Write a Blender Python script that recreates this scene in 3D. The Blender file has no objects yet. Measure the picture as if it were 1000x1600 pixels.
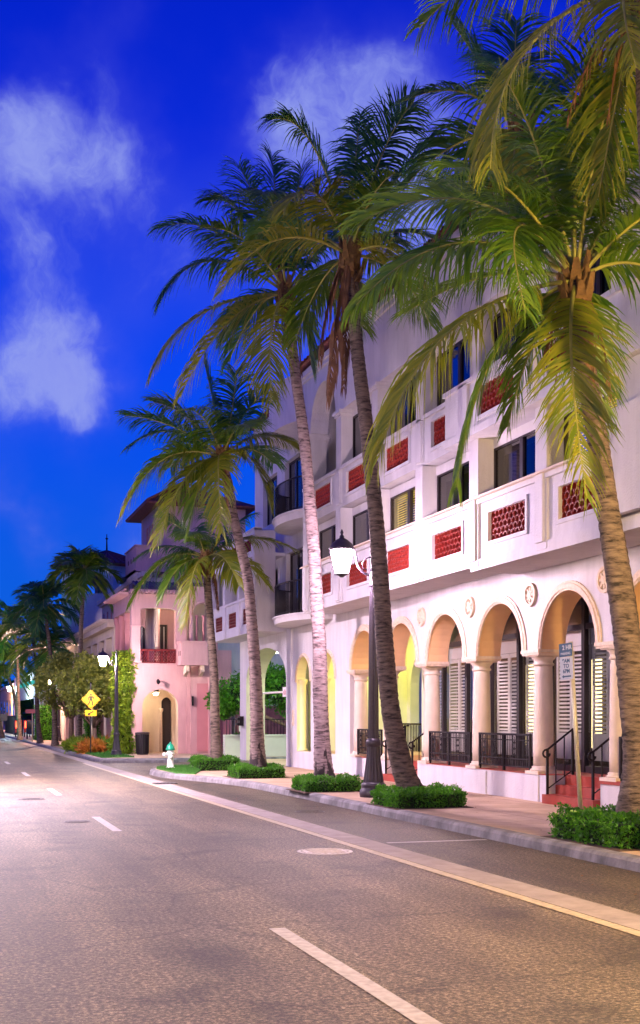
import bpy, bmesh, math, random
from mathutils import Vector, Matrix
C = bpy.context.scene.collection
SC = bpy.context.scene
PI = math.pi
# ------------------------------------------------------------------ camera
YAW = math.atan(607/1920)
SN, CS = math.sin(YAW), math.cos(YAW)
cam = bpy.data.cameras.new('camera'); co = bpy.data.objects.new('camera', cam); C.objects.link(co)
co.location = (0, 0, 1.75); co.rotation_euler = (PI/2, 0, -YAW)
cam.lens = 43.2; cam.sensor_width = 36; cam.shift_y = 319/1600; cam.clip_end = 3000; cam.clip_start = .1
SC.camera = co
SC.view_settings.view_transform = 'Standard'; SC.view_settings.look = 'None'
SC.view_settings.exposure = 0.0; SC.view_settings.gamma = 1
SC.cycles.use_denoising = True
SC.cycles.max_bounces = 6; SC.cycles.diffuse_bounces = 3; SC.cycles.transparent_max_bounces = 12
SC.cycles.sample_clamp_indirect = 6.0
# ------------------------------------------------------------------ world: dusk sky with soft clouds
SKY_STRENGTH = 1.25
def build_world():
    w = bpy.data.worlds.new("World"); SC.world = w; w.use_nodes = True
    nt = w.node_tree; N = nt.nodes; L = nt.links
    bg = N['Background']
    tc = N.new('ShaderNodeTexCoord')
    sep = N.new('ShaderNodeSeparateXYZ'); L.new(tc.outputs['Generated'], sep.inputs[0])
    cr = N.new('ShaderNodeValToRGB'); L.new(sep.outputs['Z'], cr.inputs[0])
    e = cr.color_ramp.elements
    e[0].position = 0.0; e[0].color = (.005, .10, .54, 1)
    e[1].position = .62; e[1].color = (.0005, .006, .36, 1)
    for p, c in ((.12, (.003, .085, .62, 1)), (.27, (.001, .050, .70, 1)), (.42, (.001, .018, .56, 1))):
        q = e.new(p); q.color = c
    def math_(op, a, b=None, c=None, clamp=False):
        m = N.new('ShaderNodeMath'); m.operation = op; m.use_clamp = clamp
        for i, v in enumerate((a, b, c)):
            if v is None: continue
            if isinstance(v, (int, float)): m.inputs[i].default_value = v
            else: L.new(v, m.inputs[i])
        return m.outputs[0]
    n1 = N.new('ShaderNodeTexNoise'); n1.inputs['Scale'].default_value = 9; n1.inputs['Detail'].default_value = 8
    n1.inputs['Roughness'].default_value = .66
    mp = N.new('ShaderNodeMapping'); mp.inputs['Scale'].default_value = (1.15, 1.0, .62); mp.inputs['Rotation'].default_value = (0, .75, .3)
    n2 = N.new('ShaderNodeTexNoise'); n2.inputs['Scale'].default_value = 7; n2.inputs['Detail'].default_value = 5; n2.inputs['Roughness'].default_value = .55
    L.new(tc.outputs['Generated'], n2.inputs['Vector'])
    wsub = N.new('ShaderNodeVectorMath'); wsub.operation = 'SUBTRACT'; L.new(n2.outputs['Color'], wsub.inputs[0]); wsub.inputs[1].default_value = (.5, .5, .5)
    wsc = N.new('ShaderNodeVectorMath'); wsc.operation = 'SCALE'; L.new(wsub.outputs[0], wsc.inputs[0]); wsc.inputs['Scale'].default_value = .17
    wadd = N.new('ShaderNodeVectorMath'); wadd.operation = 'ADD'; L.new(tc.outputs['Generated'], wadd.inputs[0]); L.new(wsc.outputs[0], wadd.inputs[1])
    L.new(wadd.outputs[0], mp.inputs[0]); L.new(mp.outputs[0], n1.inputs['Vector'])
    def cdir(x, y):
        a = (x-500)/1920; b = (1119-y)/1920
        return Vector((a*CS+SN, -a*SN+CS, b)).normalized()
    tot = None
    # banks of cloud: sky direction, radius, amount
    for (d, r, amt) in ((cdir(110, 575), .046, 1.1), (cdir(165, 590), .03, 1.0), (cdir(55, 490), .04, 1.0), (cdir(105, 650), .024, .8), (cdir(15, 610), .045, .9),
                        (cdir(165, 240), .04, .75), (cdir(80, 285), .034, .7), (cdir(10, 330), .03, .6), (cdir(30, 250), .025, .5), (cdir(130, 90), .03, .3),
                        (cdir(480, 110), .03, .68), (cdir(440, 180), .034, .62), (cdir(545, 190), .045, .5), (cdir(600, 130), .03, .4), (cdir(640, 280), .08, .42), (cdir(740, 340), .09, .4), (cdir(5, 800), .02, .6), (cdir(45, 845), .015, .5), (cdir(300, 340), .06, .30),
                        (cdir(190, 860), .03, .5), (cdir(240, 440), .04, .22), (cdir(500, 480), .07, .4),
                        (Vector((-.8, .3, .4)).normalized(), .22, .6), (Vector((-.5, -.6, .5)).normalized(), .25, .6)):
        dm = N.new('ShaderNodeVectorMath'); dm.operation = 'DISTANCE'; L.new(wadd.outputs[0], dm.inputs[0]); dm.inputs[1].default_value = d
        k = math_('DIVIDE', dm.outputs['Value'], r)
        k = math_('POWER', k, 2.0)
        k = math_('MULTIPLY', k, -1.0)
        k = math_('EXPONENT', k)
        k = math_('MULTIPLY', k, amt)
        tot = k if tot is None else math_('ADD', tot, k)
    nn = math_('MULTIPLY_ADD', n1.outputs['Fac'], 2.6, -.75)
    edge = N.new('ShaderNodeMapRange'); edge.interpolation_type = 'SMOOTHSTEP'; edge.inputs['From Min'].default_value = .22; edge.inputs['From Max'].default_value = 1.35
    nz_ = math_('MULTIPLY_ADD', n1.outputs['Fac'], 3.2, -1.6); sm_ = math_('ADD', math_('MULTIPLY', tot, .9), math_('MULTIPLY', nz_, math_('MULTIPLY_ADD', tot, .7, .22)))
    L.new(sm_, edge.inputs['Value']); cl = math_('MULTIPLY', edge.outputs[0], math_('MULTIPLY_ADD', n1.outputs['Fac'], .9, .30), clamp=True)
    mix = N.new('ShaderNodeMix'); mix.data_type = 'RGBA'
    L.new(cl, mix.inputs['Factor']); L.new(cr.outputs[0], mix.inputs['A']); mix.inputs['B'].default_value = (.26, .31, .70, 1)
    soft = math_('MULTIPLY', tot, .30, clamp=True); mx2 = N.new('ShaderNodeMix'); mx2.data_type = 'RGBA'; L.new(soft, mx2.inputs['Factor']); L.new(cr.outputs[0], mx2.inputs['A']); mx2.inputs['B'].default_value = (.14, .15, .66, 1)
    L.new(mx2.outputs['Result'], mix.inputs['A'])
    L.new(mix.outputs['Result'], bg.inputs['Color']); bg.inputs['Strength'].default_value = SKY_STRENGTH
build_world()
# faint last twilight from low in the west
sl = bpy.data.lights.new('twilight', 'SUN'); sl.energy = .12; sl.angle = math.radians(20); sl.color = (.75, .6, 1)
so = bpy.data.objects.new('twilight', sl); C.objects.link(so)
so.rotation_euler = (math.radians(62), 0, math.radians(-60))
# ------------------------------------------------------------------ materials
MATS = {}
def mat(name, col, rough=.8, var=.12, scale=3.0, bump=0.0, bscale=60., metal=0., transl=None, emit=None, estr=0, spec=.5, stain=0.0, col2=None, island=False):
    m = bpy.data.materials.new(name); m.use_nodes = True; nt = m.node_tree; N = nt.nodes; L = nt.links
    p = N['Principled BSDF']; p.inputs['Roughness'].default_value = rough; p.inputs['Metallic'].default_value = metal
    p.inputs['Specular IOR Level'].default_value = spec
    tc = N.new('ShaderNodeTexCoord'); co_ = tc.outputs['Object']
    n = N.new('ShaderNodeTexNoise'); n.inputs['Scale'].default_value = scale; n.inputs['Detail'].default_value = 5
    L.new(co_, n.inputs['Vector'])
    r = N.new('ShaderNodeValToRGB')
    if island:
        gm = N.new('ShaderNodeNewGeometry'); av = N.new('ShaderNodeMix'); av.data_type = 'FLOAT'; av.inputs['Factor'].default_value = .6
        L.new(n.outputs['Fac'], av.inputs['A']); L.new(gm.outputs['Random Per Island'], av.inputs['B']); L.new(av.outputs['Result'], r.inputs[0])
    else: L.new(n.outputs['Fac'], r.inputs[0])
    c2 = col2 or tuple(min(1, c*(1+var)) for c in col)
    r.color_ramp.elements[0].position = .3; r.color_ramp.elements[1].position = .7
    r.color_ramp.elements[0].color = tuple(c*(1-var) for c in col)+(1,) if not col2 else tuple(col)+(1,)
    r.color_ramp.elements[1].color = tuple(c2)+(1,)
    out = r.outputs[0]
    if stain:
        mp = N.new('ShaderNodeMapping'); mp.inputs['Scale'].default_value = (1.6, 1.6, .25); L.new(co_, mp.inputs[0])
        n3 = N.new('ShaderNodeTexNoise'); n3.inputs['Scale'].default_value = 2.2; n3.inputs['Detail'].default_value = 8; n3.inputs['Roughness'].default_value = .7
        L.new(mp.outputs[0], n3.inputs['Vector'])
        rr = N.new('ShaderNodeValToRGB'); L.new(n3.outputs['Fac'], rr.inputs[0])
        rr.color_ramp.elements[0].position = .35; rr.color_ramp.elements[0].color = (1-stain,)*3+(1,)
        rr.color_ramp.elements[1].position = .6; rr.color_ramp.elements[1].color = (1, 1, 1, 1)
        mx = N.new('ShaderNodeMix'); mx.data_type = 'RGBA'; mx.blend_type = 'MULTIPLY'; mx.inputs['Factor'].default_value = 1
        L.new(out, mx.inputs['A']); L.new(rr.outputs[0], mx.inputs['B']); out = mx.outputs['Result']
    L.new(out, p.inputs['Base Color'])
    if bump:
        b = N.new('ShaderNodeBump'); b.inputs['Strength'].default_value = bump; b.inputs['Distance'].default_value = .02
        n2 = N.new('ShaderNodeTexNoise'); n2.inputs['Scale'].default_value = bscale; n2.inputs['Detail'].default_value = 4
        L.new(co_, n2.inputs['Vector']); L.new(n2.outputs['Fac'], b.inputs['Height']); L.new(b.outputs[0], p.inputs['Normal'])
    if transl:
        t = N.new('ShaderNodeBsdfTranslucent'); t.inputs[0].default_value = tuple(transl)+(1,)
        ad = N.new('ShaderNodeMixShader'); ad.inputs[0].default_value = .42
        L.new(p.outputs[0], ad.inputs[1]); L.new(t.outputs[0], ad.inputs[2]); L.new(ad.outputs[0], N['Material Output'].inputs[0])
    if emit:
        p.inputs['Emission Color'].default_value = tuple(emit)+(1,); p.inputs['Emission Strength'].default_value = estr
    MATS[name] = m; return m
mat('stucco_white', (.65, .63, .66), .85, .06, 1.1, .6, 30, stain=.12)
mat('stucco_cream', (.74, .62, .50), .8, .06, 4, .2, 40, stain=.1)
mat('stucco_peach_lamplit', (.78, .49, .25), .8, .05, 3, .15, 50)  # golden lamp light on the arch soffits is put into this peach
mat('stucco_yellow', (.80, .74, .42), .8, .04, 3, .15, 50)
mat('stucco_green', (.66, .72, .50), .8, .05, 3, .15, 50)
mat('stone_trim', (.72, .58, .44), .75, .12, 14, .3, 60)
mat('stucco_pink', (.64, .37, .36), .85, .06, 1.5, .25, 45, stain=.12)
mat('stucco_rose', (.60, .25, .26), .85, .06, 1.5, .2, 45)
mat('stucco_buff', (.70, .56, .42), .85, .06, 1.5, .25, 45, stain=.15)
mat('stucco_grey', (.50, .52, .50), .85, .06, 1.5, .25, 45, stain=.15)
mat('tile_red', (.17, .008, .010), .55, .25, 12)
mat('tile_edge', (.30, .03, .02), .5, .2, 12)
mat('tile_dark', (.16, .010, .010), .8, .2, 12)
mat('roof_tile', (.20, .05, .035), .75, .3, 9, .3, 40)
mat('roof_slate', (.15, .11, .12), .8, .3, 6)
mat('floor_red', (.33, .045, .025), .5, .2, 5, .2, 30)
mat('frame_dark', (.02, .012, .016), .45, .1, 6)
mat('iron_dark', (.012, .009, .011), .6, .15, 20, spec=.25)
mat('lamp_metal', (.035, .026, .04), .42, .15, 20, .1, 50)
mat('shutter_white', (.88, .84, .80), .55, .04, 3)
mat('interior_dark', (.05, .03, .03), .9, .3, 1.5)
mat('blind_lit', (.6, .5, .2), .7, .2, 2, emit=(1, .72, .04), estr=1.1)
mat('frame_pale', (.66, .64, .62), .6, .05, 3)
mat('kerb', (.26, .25, .26), .85, .35, 3.5, .5, 30, stain=.4)
mat('gutter', (.36, .31, .29), .8, .12, 2.5, .25, 60, stain=.25)
mat('paint_white', (.34, .31, .28), .6, .2, 14, .2, 60, col2=(.56, .53, .49))
mat('paint_yellow', (.48, .40, .27), .6, .22, 15, .2, 60)
mat('grass_green', (.05, .20, .02), .9, .35, 30, .8, 90)
mat('soil', (.10, .06, .04), .95, .3, 10, .6, 30)
mat('palm_leaf', (.03, .11, .008), .36, .3, 1.3, col2=(.17, .28, .018), transl=(.22, .38, .02), island=True)
mat('palm_leaf_olive', (.10, .17, .010), .38, .3, 1.3, col2=(.30, .30, .02), transl=(.36, .42, .02), island=True)
mat('palm_leaf_dark', (.02, .10, .028), .40, .3, 1.3, col2=(.09, .22, .04), transl=(.10, .28, .05), island=True)
mat('palm_rachis', (.30, .30, .06), .5, .2, 6)
mat('palm_dead', (.20, .10, .045), .85, .35, 5)
mat('palm_fibre', (.17, .095, .035), .9, .4, 10, .5, 30)
mat('hedge_leaf', (.025, .13, .008), .4, .4, 8, col2=(.11, .33, .02), transl=(.10, .34, .02), island=True)
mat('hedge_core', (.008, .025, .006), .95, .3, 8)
mat('ivy_leaf', (.13, .24, .015), .45, .35, 6, col2=(.30, .38, .02), transl=(.25, .4, .03), island=True)
mat('tree_leaf', (.08, .13, .02), .45, .35, 2.5, col2=(.38, .40, .07), transl=(.34, .4, .06), island=True)
mat('bark', (.19, .12, .085), .9, .35, 9, .8, 25)
mat('flower_leaf', (.55, .30, .02), .5, .4, 3, col2=(.5, .06, .02), transl=(.5, .3, .05))
mat('sign_yellow', (.85, .50, .01), .4, .04, 8)
mat('sign_black', (.01, .01, .01), .5, .05, 8)
mat('sign_white', (.62, .66, .72), .4, .05, 8)
mat('sign_blue', (.05, .12, .22), .45, .05, 8)
mat('pole_steel', (.62, .58, .40), .35, .1, 20, metal=.3)
mat('hydrant_white', (.78, .78, .74), .35, .06, 15)
mat('hydrant_green', (.01, .30, .16), .35, .1, 15)
mat('bin_dark', (.035, .022, .035), .5, .2, 20)
mat('manhole', (.13, .12, .12), .5, .3, 30, .5, 60, metal=.3)
mat('manhole_pale', (.50, .46, .46), .45, .2, 18, .4, 60)
mat('news_red', (.55, .02, .02), .4, .1, 8)
mat('box_blue', (.015, .025, .08), .4, .1, 8)
mat('bronze_sheet', (.12, .08, .07), .6, .2, 5)
mat('lime_wall', (.55, .58, .50), .85, .06, 2, .2, 40)
mat('brick', (.34, .16, .13), .85, .25, 6, .3, 30)
def emis(name, col, st):
    m = bpy.data.materials.new(name); m.use_nodes = True; nt = m.node_tree; nt.nodes.clear()
    o = nt.nodes.new('ShaderNodeOutputMaterial'); e = nt.nodes.new('ShaderNodeEmission')
    e.inputs[0].default_value = tuple(col)+(1,); e.inputs[1].default_value = st; nt.links.new(e.outputs[0], o.inputs[0]); MATS[name] = m
emis('glass_lit_pink', (1, .70, .90), 800)
emis('glass_lit_second', (1, .78, .82), 1200)
emis('glass_lit_warm', (1, .64, .22), 2300)
emis('glass_lit_white', (1, .74, .86), 6000)
emis('glass_lit_near_left', (1, .66, .28), 1200)
emis('glass_lit_far', (1, .60, .48), 2400)
emis('glass_lit_cool', (.75, .95, 1), 1800)
emis('tube_yellow', (1, .88, .22), 170)
emis('tube_green', (.72, 1, .38), 100)
emis('fill_garden', (.85, 1, .75), 260)
emis('tube_warm', (1, .82, .40), 220)
emis('tube_inside', (1, .80, .35), 4)
emis('lantern_warm', (1, .80, .55), 130)
emis('red_glow', (1, .05, .02), 12)
def glassmat(name, tint, refl_rough=.03):
    m = bpy.data.materials.new(name); m.use_nodes = True; nt = m.node_tree; N = nt.nodes; L = nt.links; N.clear()
    o = N.new('ShaderNodeOutputMaterial'); t = N.new('ShaderNodeBsdfTransparent'); g = N.new('ShaderNodeBsdfGlossy')
    t.inputs[0].default_value = tuple(tint)+(1,); g.inputs['Roughness'].default_value = refl_rough; g.inputs[0].default_value = (.9, .9, .9, 1)
    f = N.new('ShaderNodeFresnel'); f.inputs[0].default_value = 1.5; mx = N.new('ShaderNodeMixShader')
    ad = N.new('ShaderNodeMath'); ad.operation = 'MULTIPLY_ADD'; ad.inputs[1].default_value = 1.3; ad.inputs[2].default_value = .03
    L.new(f.outputs[0], ad.inputs[0]); L.new(ad.outputs[0], mx.inputs[0]); L.new(t.outputs[0], mx.inputs[1]); L.new(g.outputs[0], mx.inputs[2]); L.new(mx.outputs[0], o.inputs[0])
    MATS[name] = m
glassmat('glass_clear', (.93, .94, .93))
glassmat('glass_tint', (.10, .09, .11))
def asphalt(name='asphalt', K=1.0):
    m = bpy.data.materials.new(name); m.use_nodes = True; nt = m.node_tree; N = nt.nodes; L = nt.links
    p = N['Principled BSDF']; tc = N.new('ShaderNodeTexCoord').outputs['Object']
    def noise(s, d=4, rgh=.5, vec=None):
        n = N.new('ShaderNodeTexNoise'); n.inputs['Scale'].default_value = s; n.inputs['Detail'].default_value = d; n.inputs['Roughness'].default_value = rgh
        L.new(vec or tc, n.inputs['Vector']); return n.outputs['Fac']
    def ramp(f, els):
        r = N.new('ShaderNodeValToRGB'); L.new(f, r.inputs[0]); e = r.color_ramp.elements
        e[0].position, e[0].color = els[0]; e[1].position, e[1].color = els[-1]
        for q in els[1:-1]: k = e.new(q[0]); k.color = q[1]
        return r.outputs[0]
    def mul(a, b, f=1):
        mx = N.new('ShaderNodeMix'); mx.data_type = 'RGBA'; mx.blend_type = 'MULTIPLY'; mx.inputs['Factor'].default_value = f
        L.new(a, mx.inputs['A']); L.new(b, mx.inputs['B']); return mx.outputs['Result']
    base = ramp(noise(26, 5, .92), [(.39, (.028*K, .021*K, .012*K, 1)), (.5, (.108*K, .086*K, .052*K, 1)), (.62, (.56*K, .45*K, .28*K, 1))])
    big = ramp(noise(.45, 6, .65), [(.33, (.62, .60, .60, 1)), (.62, (1.0, 1.0, 1.0, 1))])
    mp = N.new('ShaderNodeMapping'); mp.inputs['Scale'].default_value = (2.2, .22, 1); L.new(tc, mp.inputs[0])
    str_ = ramp(noise(1.1, 6, .7, mp.outputs[0]), [(.36, (.68, .66, .66, 1)), (.55, (1, 1, 1, 1))])
    c = mul(mul(base, big), str_)
    sx = N.new('ShaderNodeSeparateXYZ'); L.new(tc, sx.inputs[0])
    def m_(op, a, b_=None, c_=None):
        q = N.new('ShaderNodeMath'); q.operation = op
        for i_, v_ in enumerate((a, b_, c_)):
            if v_ is None: continue
            if isinstance(v_, (int, float)): q.inputs[i_].default_value = v_
            else: L.new(v_, q.inputs[i_])
        return q.outputs[0]
    # wheel tracks: period of one lane, wavering
    wv = noise(.25, 3); ph = m_('MULTIPLY_ADD', wv, .9, sx.outputs['X'])
    trk = m_('SINE', m_('MULTIPLY', ph, 2*PI/1.42)); c = mul(c, ramp(m_('MULTIPLY_ADD', trk, .5, .5), [(.0, (.80, .78, .77, 1)), (.8, (1.08, 1.06, 1.02, 1))]))
    # dark oil and patch marks
    pt = noise(.85, 3, .55); c = mul(c, ramp(pt, [(.30, (.42, .41, .40, 1)), (.44, (1, 1, 1, 1))]))
    # paver seam along the centre of the street and a few cross joints
    sm = m_('ABSOLUTE', m_('SUBTRACT', ph, 3.35)); c = mul(c, ramp(sm, [(.0, (.55, .53, .52, 1)), (.02, (1, 1, 1, 1))]), .8)
    v = N.new('ShaderNodeTexVoronoi'); v.feature = 'DISTANCE_TO_EDGE'; v.inputs['Scale'].default_value = .55
    w1 = N.new('ShaderNodeMix'); w1.data_type = 'VECTOR'; nz = N.new('ShaderNodeTexNoise'); nz.inputs['Scale'].default_value = 1.3; nz.inputs['Detail'].default_value = 5; L.new(tc, nz.inputs['Vector'])
    w1.inputs['Factor'].default_value = .35; L.new(tc, w1.inputs['A']); L.new(nz.outputs['Color'], w1.inputs['B']); L.new(w1.outputs['Result'], v.inputs['Vector'])
    crack = ramp(v.outputs['Distance'], [(.0, (.30, .28, .27, 1)), (.010, (1, 1, 1, 1))])
    c = mul(c, crack, .7)
    L.new(c, p.inputs['Base Color'])
    p.inputs['Roughness'].default_value = .62; p.inputs['Specular IOR Level'].default_value = .55
    b = N.new('ShaderNodeBump'); b.inputs['Strength'].default_value = .55; b.inputs['Distance'].default_value = .02; L.new(noise(60, 3, .7), b.inputs['Height']); L.new(b.outputs[0], p.inputs['Normal'])
    MATS[name] = m
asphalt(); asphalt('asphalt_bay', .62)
def paving():
    m = bpy.data.materials.new('paving'); m.use_nodes = True; nt = m.node_tree; N = nt.nodes; L = nt.links
    p = N['Principled BSDF']; tc = N.new('ShaderNodeTexCoord').outputs['Object']
    br = N.new('ShaderNodeTexBrick'); L.new(tc, br.inputs['Vector']); br.inputs['Scale'].default_value = 1.0
    br.inputs['Brick Width'].default_value = 1.5; br.inputs['Row Height'].default_value = 1.5; br.offset = 0; br.inputs['Mortar Size'].default_value = .012
    br.inputs['Color1'].default_value = (.58, .42, .29, 1); br.inputs['Color2'].default_value = (.52, .37, .25, 1); br.inputs['Mortar'].default_value = (.30, .19, .13, 1)
    n = N.new('ShaderNodeTexNoise'); n.inputs['Scale'].default_value = 1.2; n.inputs['Detail'].default_value = 8; n.inputs['Roughness'].default_value = .7; L.new(tc, n.inputs['Vector'])
    r = N.new('ShaderNodeValToRGB'); L.new(n.outputs['Fac'], r.inputs[0]); r.color_ramp.elements[0].position = .32; r.color_ramp.elements[0].color = (.68, .66, .62, 1); r.color_ramp.elements[1].position = .6; r.color_ramp.elements[1].color = (1, 1, 1, 1)
    mx = N.new('ShaderNodeMix'); mx.data_type = 'RGBA'; mx.blend_type = 'MULTIPLY'; mx.inputs['Factor'].default_value = 1
    L.new(br.outputs['Color'], mx.inputs['A']); L.new(r.outputs[0], mx.inputs['B']); L.new(mx.outputs['Result'], p.inputs['Base Color'])
    p.inputs['Roughness'].default_value = .75
    n2 = N.new('ShaderNodeTexNoise'); n2.inputs['Scale'].default_value = 70; L.new(tc, n2.inputs['Vector'])
    b = N.new('ShaderNodeBump'); b.inputs['Strength'].default_value = .3; b.inputs['Distance'].default_value = .01; L.new(n2.outputs['Fac'], b.inputs['Height']); L.new(b.outputs[0], p.inputs['Normal'])
    MATS['paving'] = m
paving()
def trunkmat(name, c1, c2, scar=False):
    m = bpy.data.materials.new(name); m.use_nodes = True; nt = m.node_tree; N = nt.nodes; L = nt.links
    p = N['Principled BSDF']; tc = N.new('ShaderNodeTexCoord').outputs['Object']
    mp = N.new('ShaderNodeMapping'); mp.inputs['Scale'].default_value = (3.2, 3.2, 15); L.new(tc, mp.inputs[0])
    n = N.new('ShaderNodeTexNoise'); n.inputs['Scale'].default_value = 1.6; n.inputs['Detail'].default_value = 7; n.inputs['Roughness'].default_value = .65; L.new(mp.outputs[0], n.inputs['Vector'])
    r = N.new('ShaderNodeValToRGB'); L.new(n.outputs['Fac'], r.inputs[0]); e = r.color_ramp.elements
    e[0].position = .36; e[0].color = tuple(x*.16 for x in c1)+(1,); e[1].position = .68; e[1].color = tuple(c2)+(1,); q = e.new(.48); q.color = tuple(c1)+(1,)
    col = r.outputs[0]
    if scar:     # dark peeled patches on the swollen foot
        sp = N.new('ShaderNodeSeparateXYZ'); L.new(tc, sp.inputs[0])
        mr = N.new('ShaderNodeMapRange'); mr.inputs['From Min'].default_value = 1.25; mr.inputs['From Max'].default_value = .35; L.new(sp.outputs['Z'], mr.inputs['Value'])
        m2 = N.new('ShaderNodeMapping'); m2.inputs['Scale'].default_value = (5, 5, 1.6); L.new(tc, m2.inputs[0])
        n4 = N.new('ShaderNodeTexNoise'); n4.inputs['Scale'].default_value = 1.5; n4.inputs['Detail'].default_value = 6; L.new(m2.outputs[0], n4.inputs['Vector'])
        ml = N.new('ShaderNodeMath'); ml.operation = 'MULTIPLY_ADD'; L.new(mr.outputs[0], ml.inputs[0]); ml.inputs[1].default_value = .30; L.new(n4.outputs['Fac'], ml.inputs[2])
        r4 = N.new('ShaderNodeValToRGB'); L.new(ml.outputs[0], r4.inputs[0]); r4.color_ramp.elements[0].position = .74; r4.color_ramp.elements[1].position = .80
        mx = N.new('ShaderNodeMix'); mx.data_type = 'RGBA'; L.new(r4.outputs[0], mx.inputs['Factor']); L.new(col, mx.inputs['A']); mx.inputs['B'].default_value = (.03, .02, .022, 1); col = mx.outputs['Result']
    L.new(col, p.inputs['Base Color']); p.inputs['Roughness'].default_value = .85
    b = N.new('ShaderNodeBump'); b.inputs['Strength'].default_value = .8; b.inputs['Distance'].default_value = .03; L.new(n.outputs['Fac'], b.inputs['Height']); L.new(b.outputs[0], p.inputs['Normal'])
    MATS[name] = m
trunkmat('trunk_palm', (.125, .092, .072), (.235, .175, .135))
trunkmat('trunk_pale', (.26, .19, .19), (.44, .34, .33), True)
trunkmat('trunk_scarred', (.17, .125, .115), (.30, .23, .21), True)
# ------------------------------------------------------------------ mesh helpers
class MB:
    def __init__(s): s.v = []; s.f = []; s.sm = []
    def add(s, vs, fs, smooth=False):
        o = len(s.v); s.v += [tuple(v) for v in vs]; s.f += [tuple(i+o for i in f) for f in fs]; s.sm += [smooth]*len(fs); return s
    def quad(s, a, b, c, d): return s.add([a, b, c, d], [(0, 1, 2, 3)])
    def box(s, x0, x1, y0, y1, z0, z1):
        return s.add([(x0, y0, z0), (x1, y0, z0), (x1, y1, z0), (x0, y1, z0), (x0, y0, z1), (x1, y0, z1), (x1, y1, z1), (x0, y1, z1)],
                     [(3, 2, 1, 0), (4, 5, 6, 7), (0, 1, 5, 4), (1, 2, 6, 5), (2, 3, 7, 6), (3, 0, 4, 7)])
    def obox(s, c, ax, ay, az):   # oriented box, half-extent vectors
        c = Vector(c); ax = Vector(ax); ay = Vector(ay); az = Vector(az)
        vs = [c+ax*i+ay*j+az*k for k in (-1, 1) for i, j in ((-1, -1), (1, -1), (1, 1), (-1, 1))]
        return s.add(vs, [(3, 2, 1, 0), (4, 5, 6, 7), (0, 1, 5, 4), (1, 2, 6, 5), (2, 3, 7, 6), (3, 0, 4, 7)])
    def lathe(s, c, prof, n=20, flute=0, smooth=True):   # prof: (r, z)
        vs = []; fs = []
        for (r, z) in prof:
            for i in range(n):
                a = 2*PI*i/n; rr = r*(1-(flute if i % 2 else 0)); vs.append((c[0]+rr*math.cos(a), c[1]+rr*math.sin(a), c[2]+z))
        m = len(prof)
        for j in range(m-1):
            for i in range(n): fs.append((j*n+i, j*n+(i+1) % n, (j+1)*n+(i+1) % n, (j+1)*n+i))
        fs.append(tuple(range(n-1, -1, -1))); fs.append(tuple((m-1)*n+i for i in range(n)))
        return s.add(vs, fs, smooth)
    def tube(s, pts, rad, n=8, smooth=True):
        pts = [Vector(p) for p in pts]; m = len(pts)
        if not isinstance(rad, (list, tuple)): rad = [rad]*m
        vs = []; fs = []; up = None
        for k, p in enumerate(pts):
            t = (pts[min(k+1, m-1)]-pts[max(k-1, 0)]).normalized()
            if up is None: up = Vector((0, 0, 1)) if abs(t.z) < .9 else Vector((1, 0, 0))
            u = (up-t*up.dot(t)).normalized(); w = t.cross(u); up = u
            for i in range(n): a = 2*PI*i/n; vs.append(p+(u*math.cos(a)+w*math.sin(a))*rad[k])
        for k in range(m-1):
            for i in range(n): fs.append((k*n+i, k*n+(i+1) % n, (k+1)*n+(i+1) % n, (k+1)*n+i))
        fs.append(tuple(range(n-1, -1, -1))); fs.append(tuple((m-1)*n+i for i in range(n)))
        return s.add(vs, fs, smooth)
    def build(s, name, m, parent=None):
        me = bpy.data.meshes.new(name); me.from_pydata(s.v, [], s.f)
        for i, p in enumerate(me.polygons): p.use_smooth = s.sm[i]
        me.materials.append(MATS[m]); me.update()
        o = bpy.data.objects.new(name, me); C.objects.link(o)
        if parent: o.parent = parent
        return o
def tag(o, label=None, cat=None, group=None, kind=None):
    if label: o['label'] = label
    if cat: o['category'] = cat
    if group: o['group'] = group
    if kind: o['kind'] = kind
    return o
def empty(name, loc, label, cat, group=None, rz=0):
    o = bpy.data.objects.new(name, None); C.objects.link(o); o.location = loc; o.rotation_euler = (0, 0, rz); o.empty_display_size = .3
    return tag(o, label, cat, group)
def copy_tree(o, parent=None):
    c = o.copy(); C.objects.link(c)
    if parent: c.parent = parent
    for ch in list(o.children): copy_tree(ch, c)
    return c
def child_at(o, loc, rz=0): o.location = loc; o.rotation_euler = (0, 0, rz); return o
class Ins:
    """one mesh per opening (arch soffit, reveal)"""
    def __init__(s): s.m = {}
    def at(s, k): return s.m.setdefault(k, MB())
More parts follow.
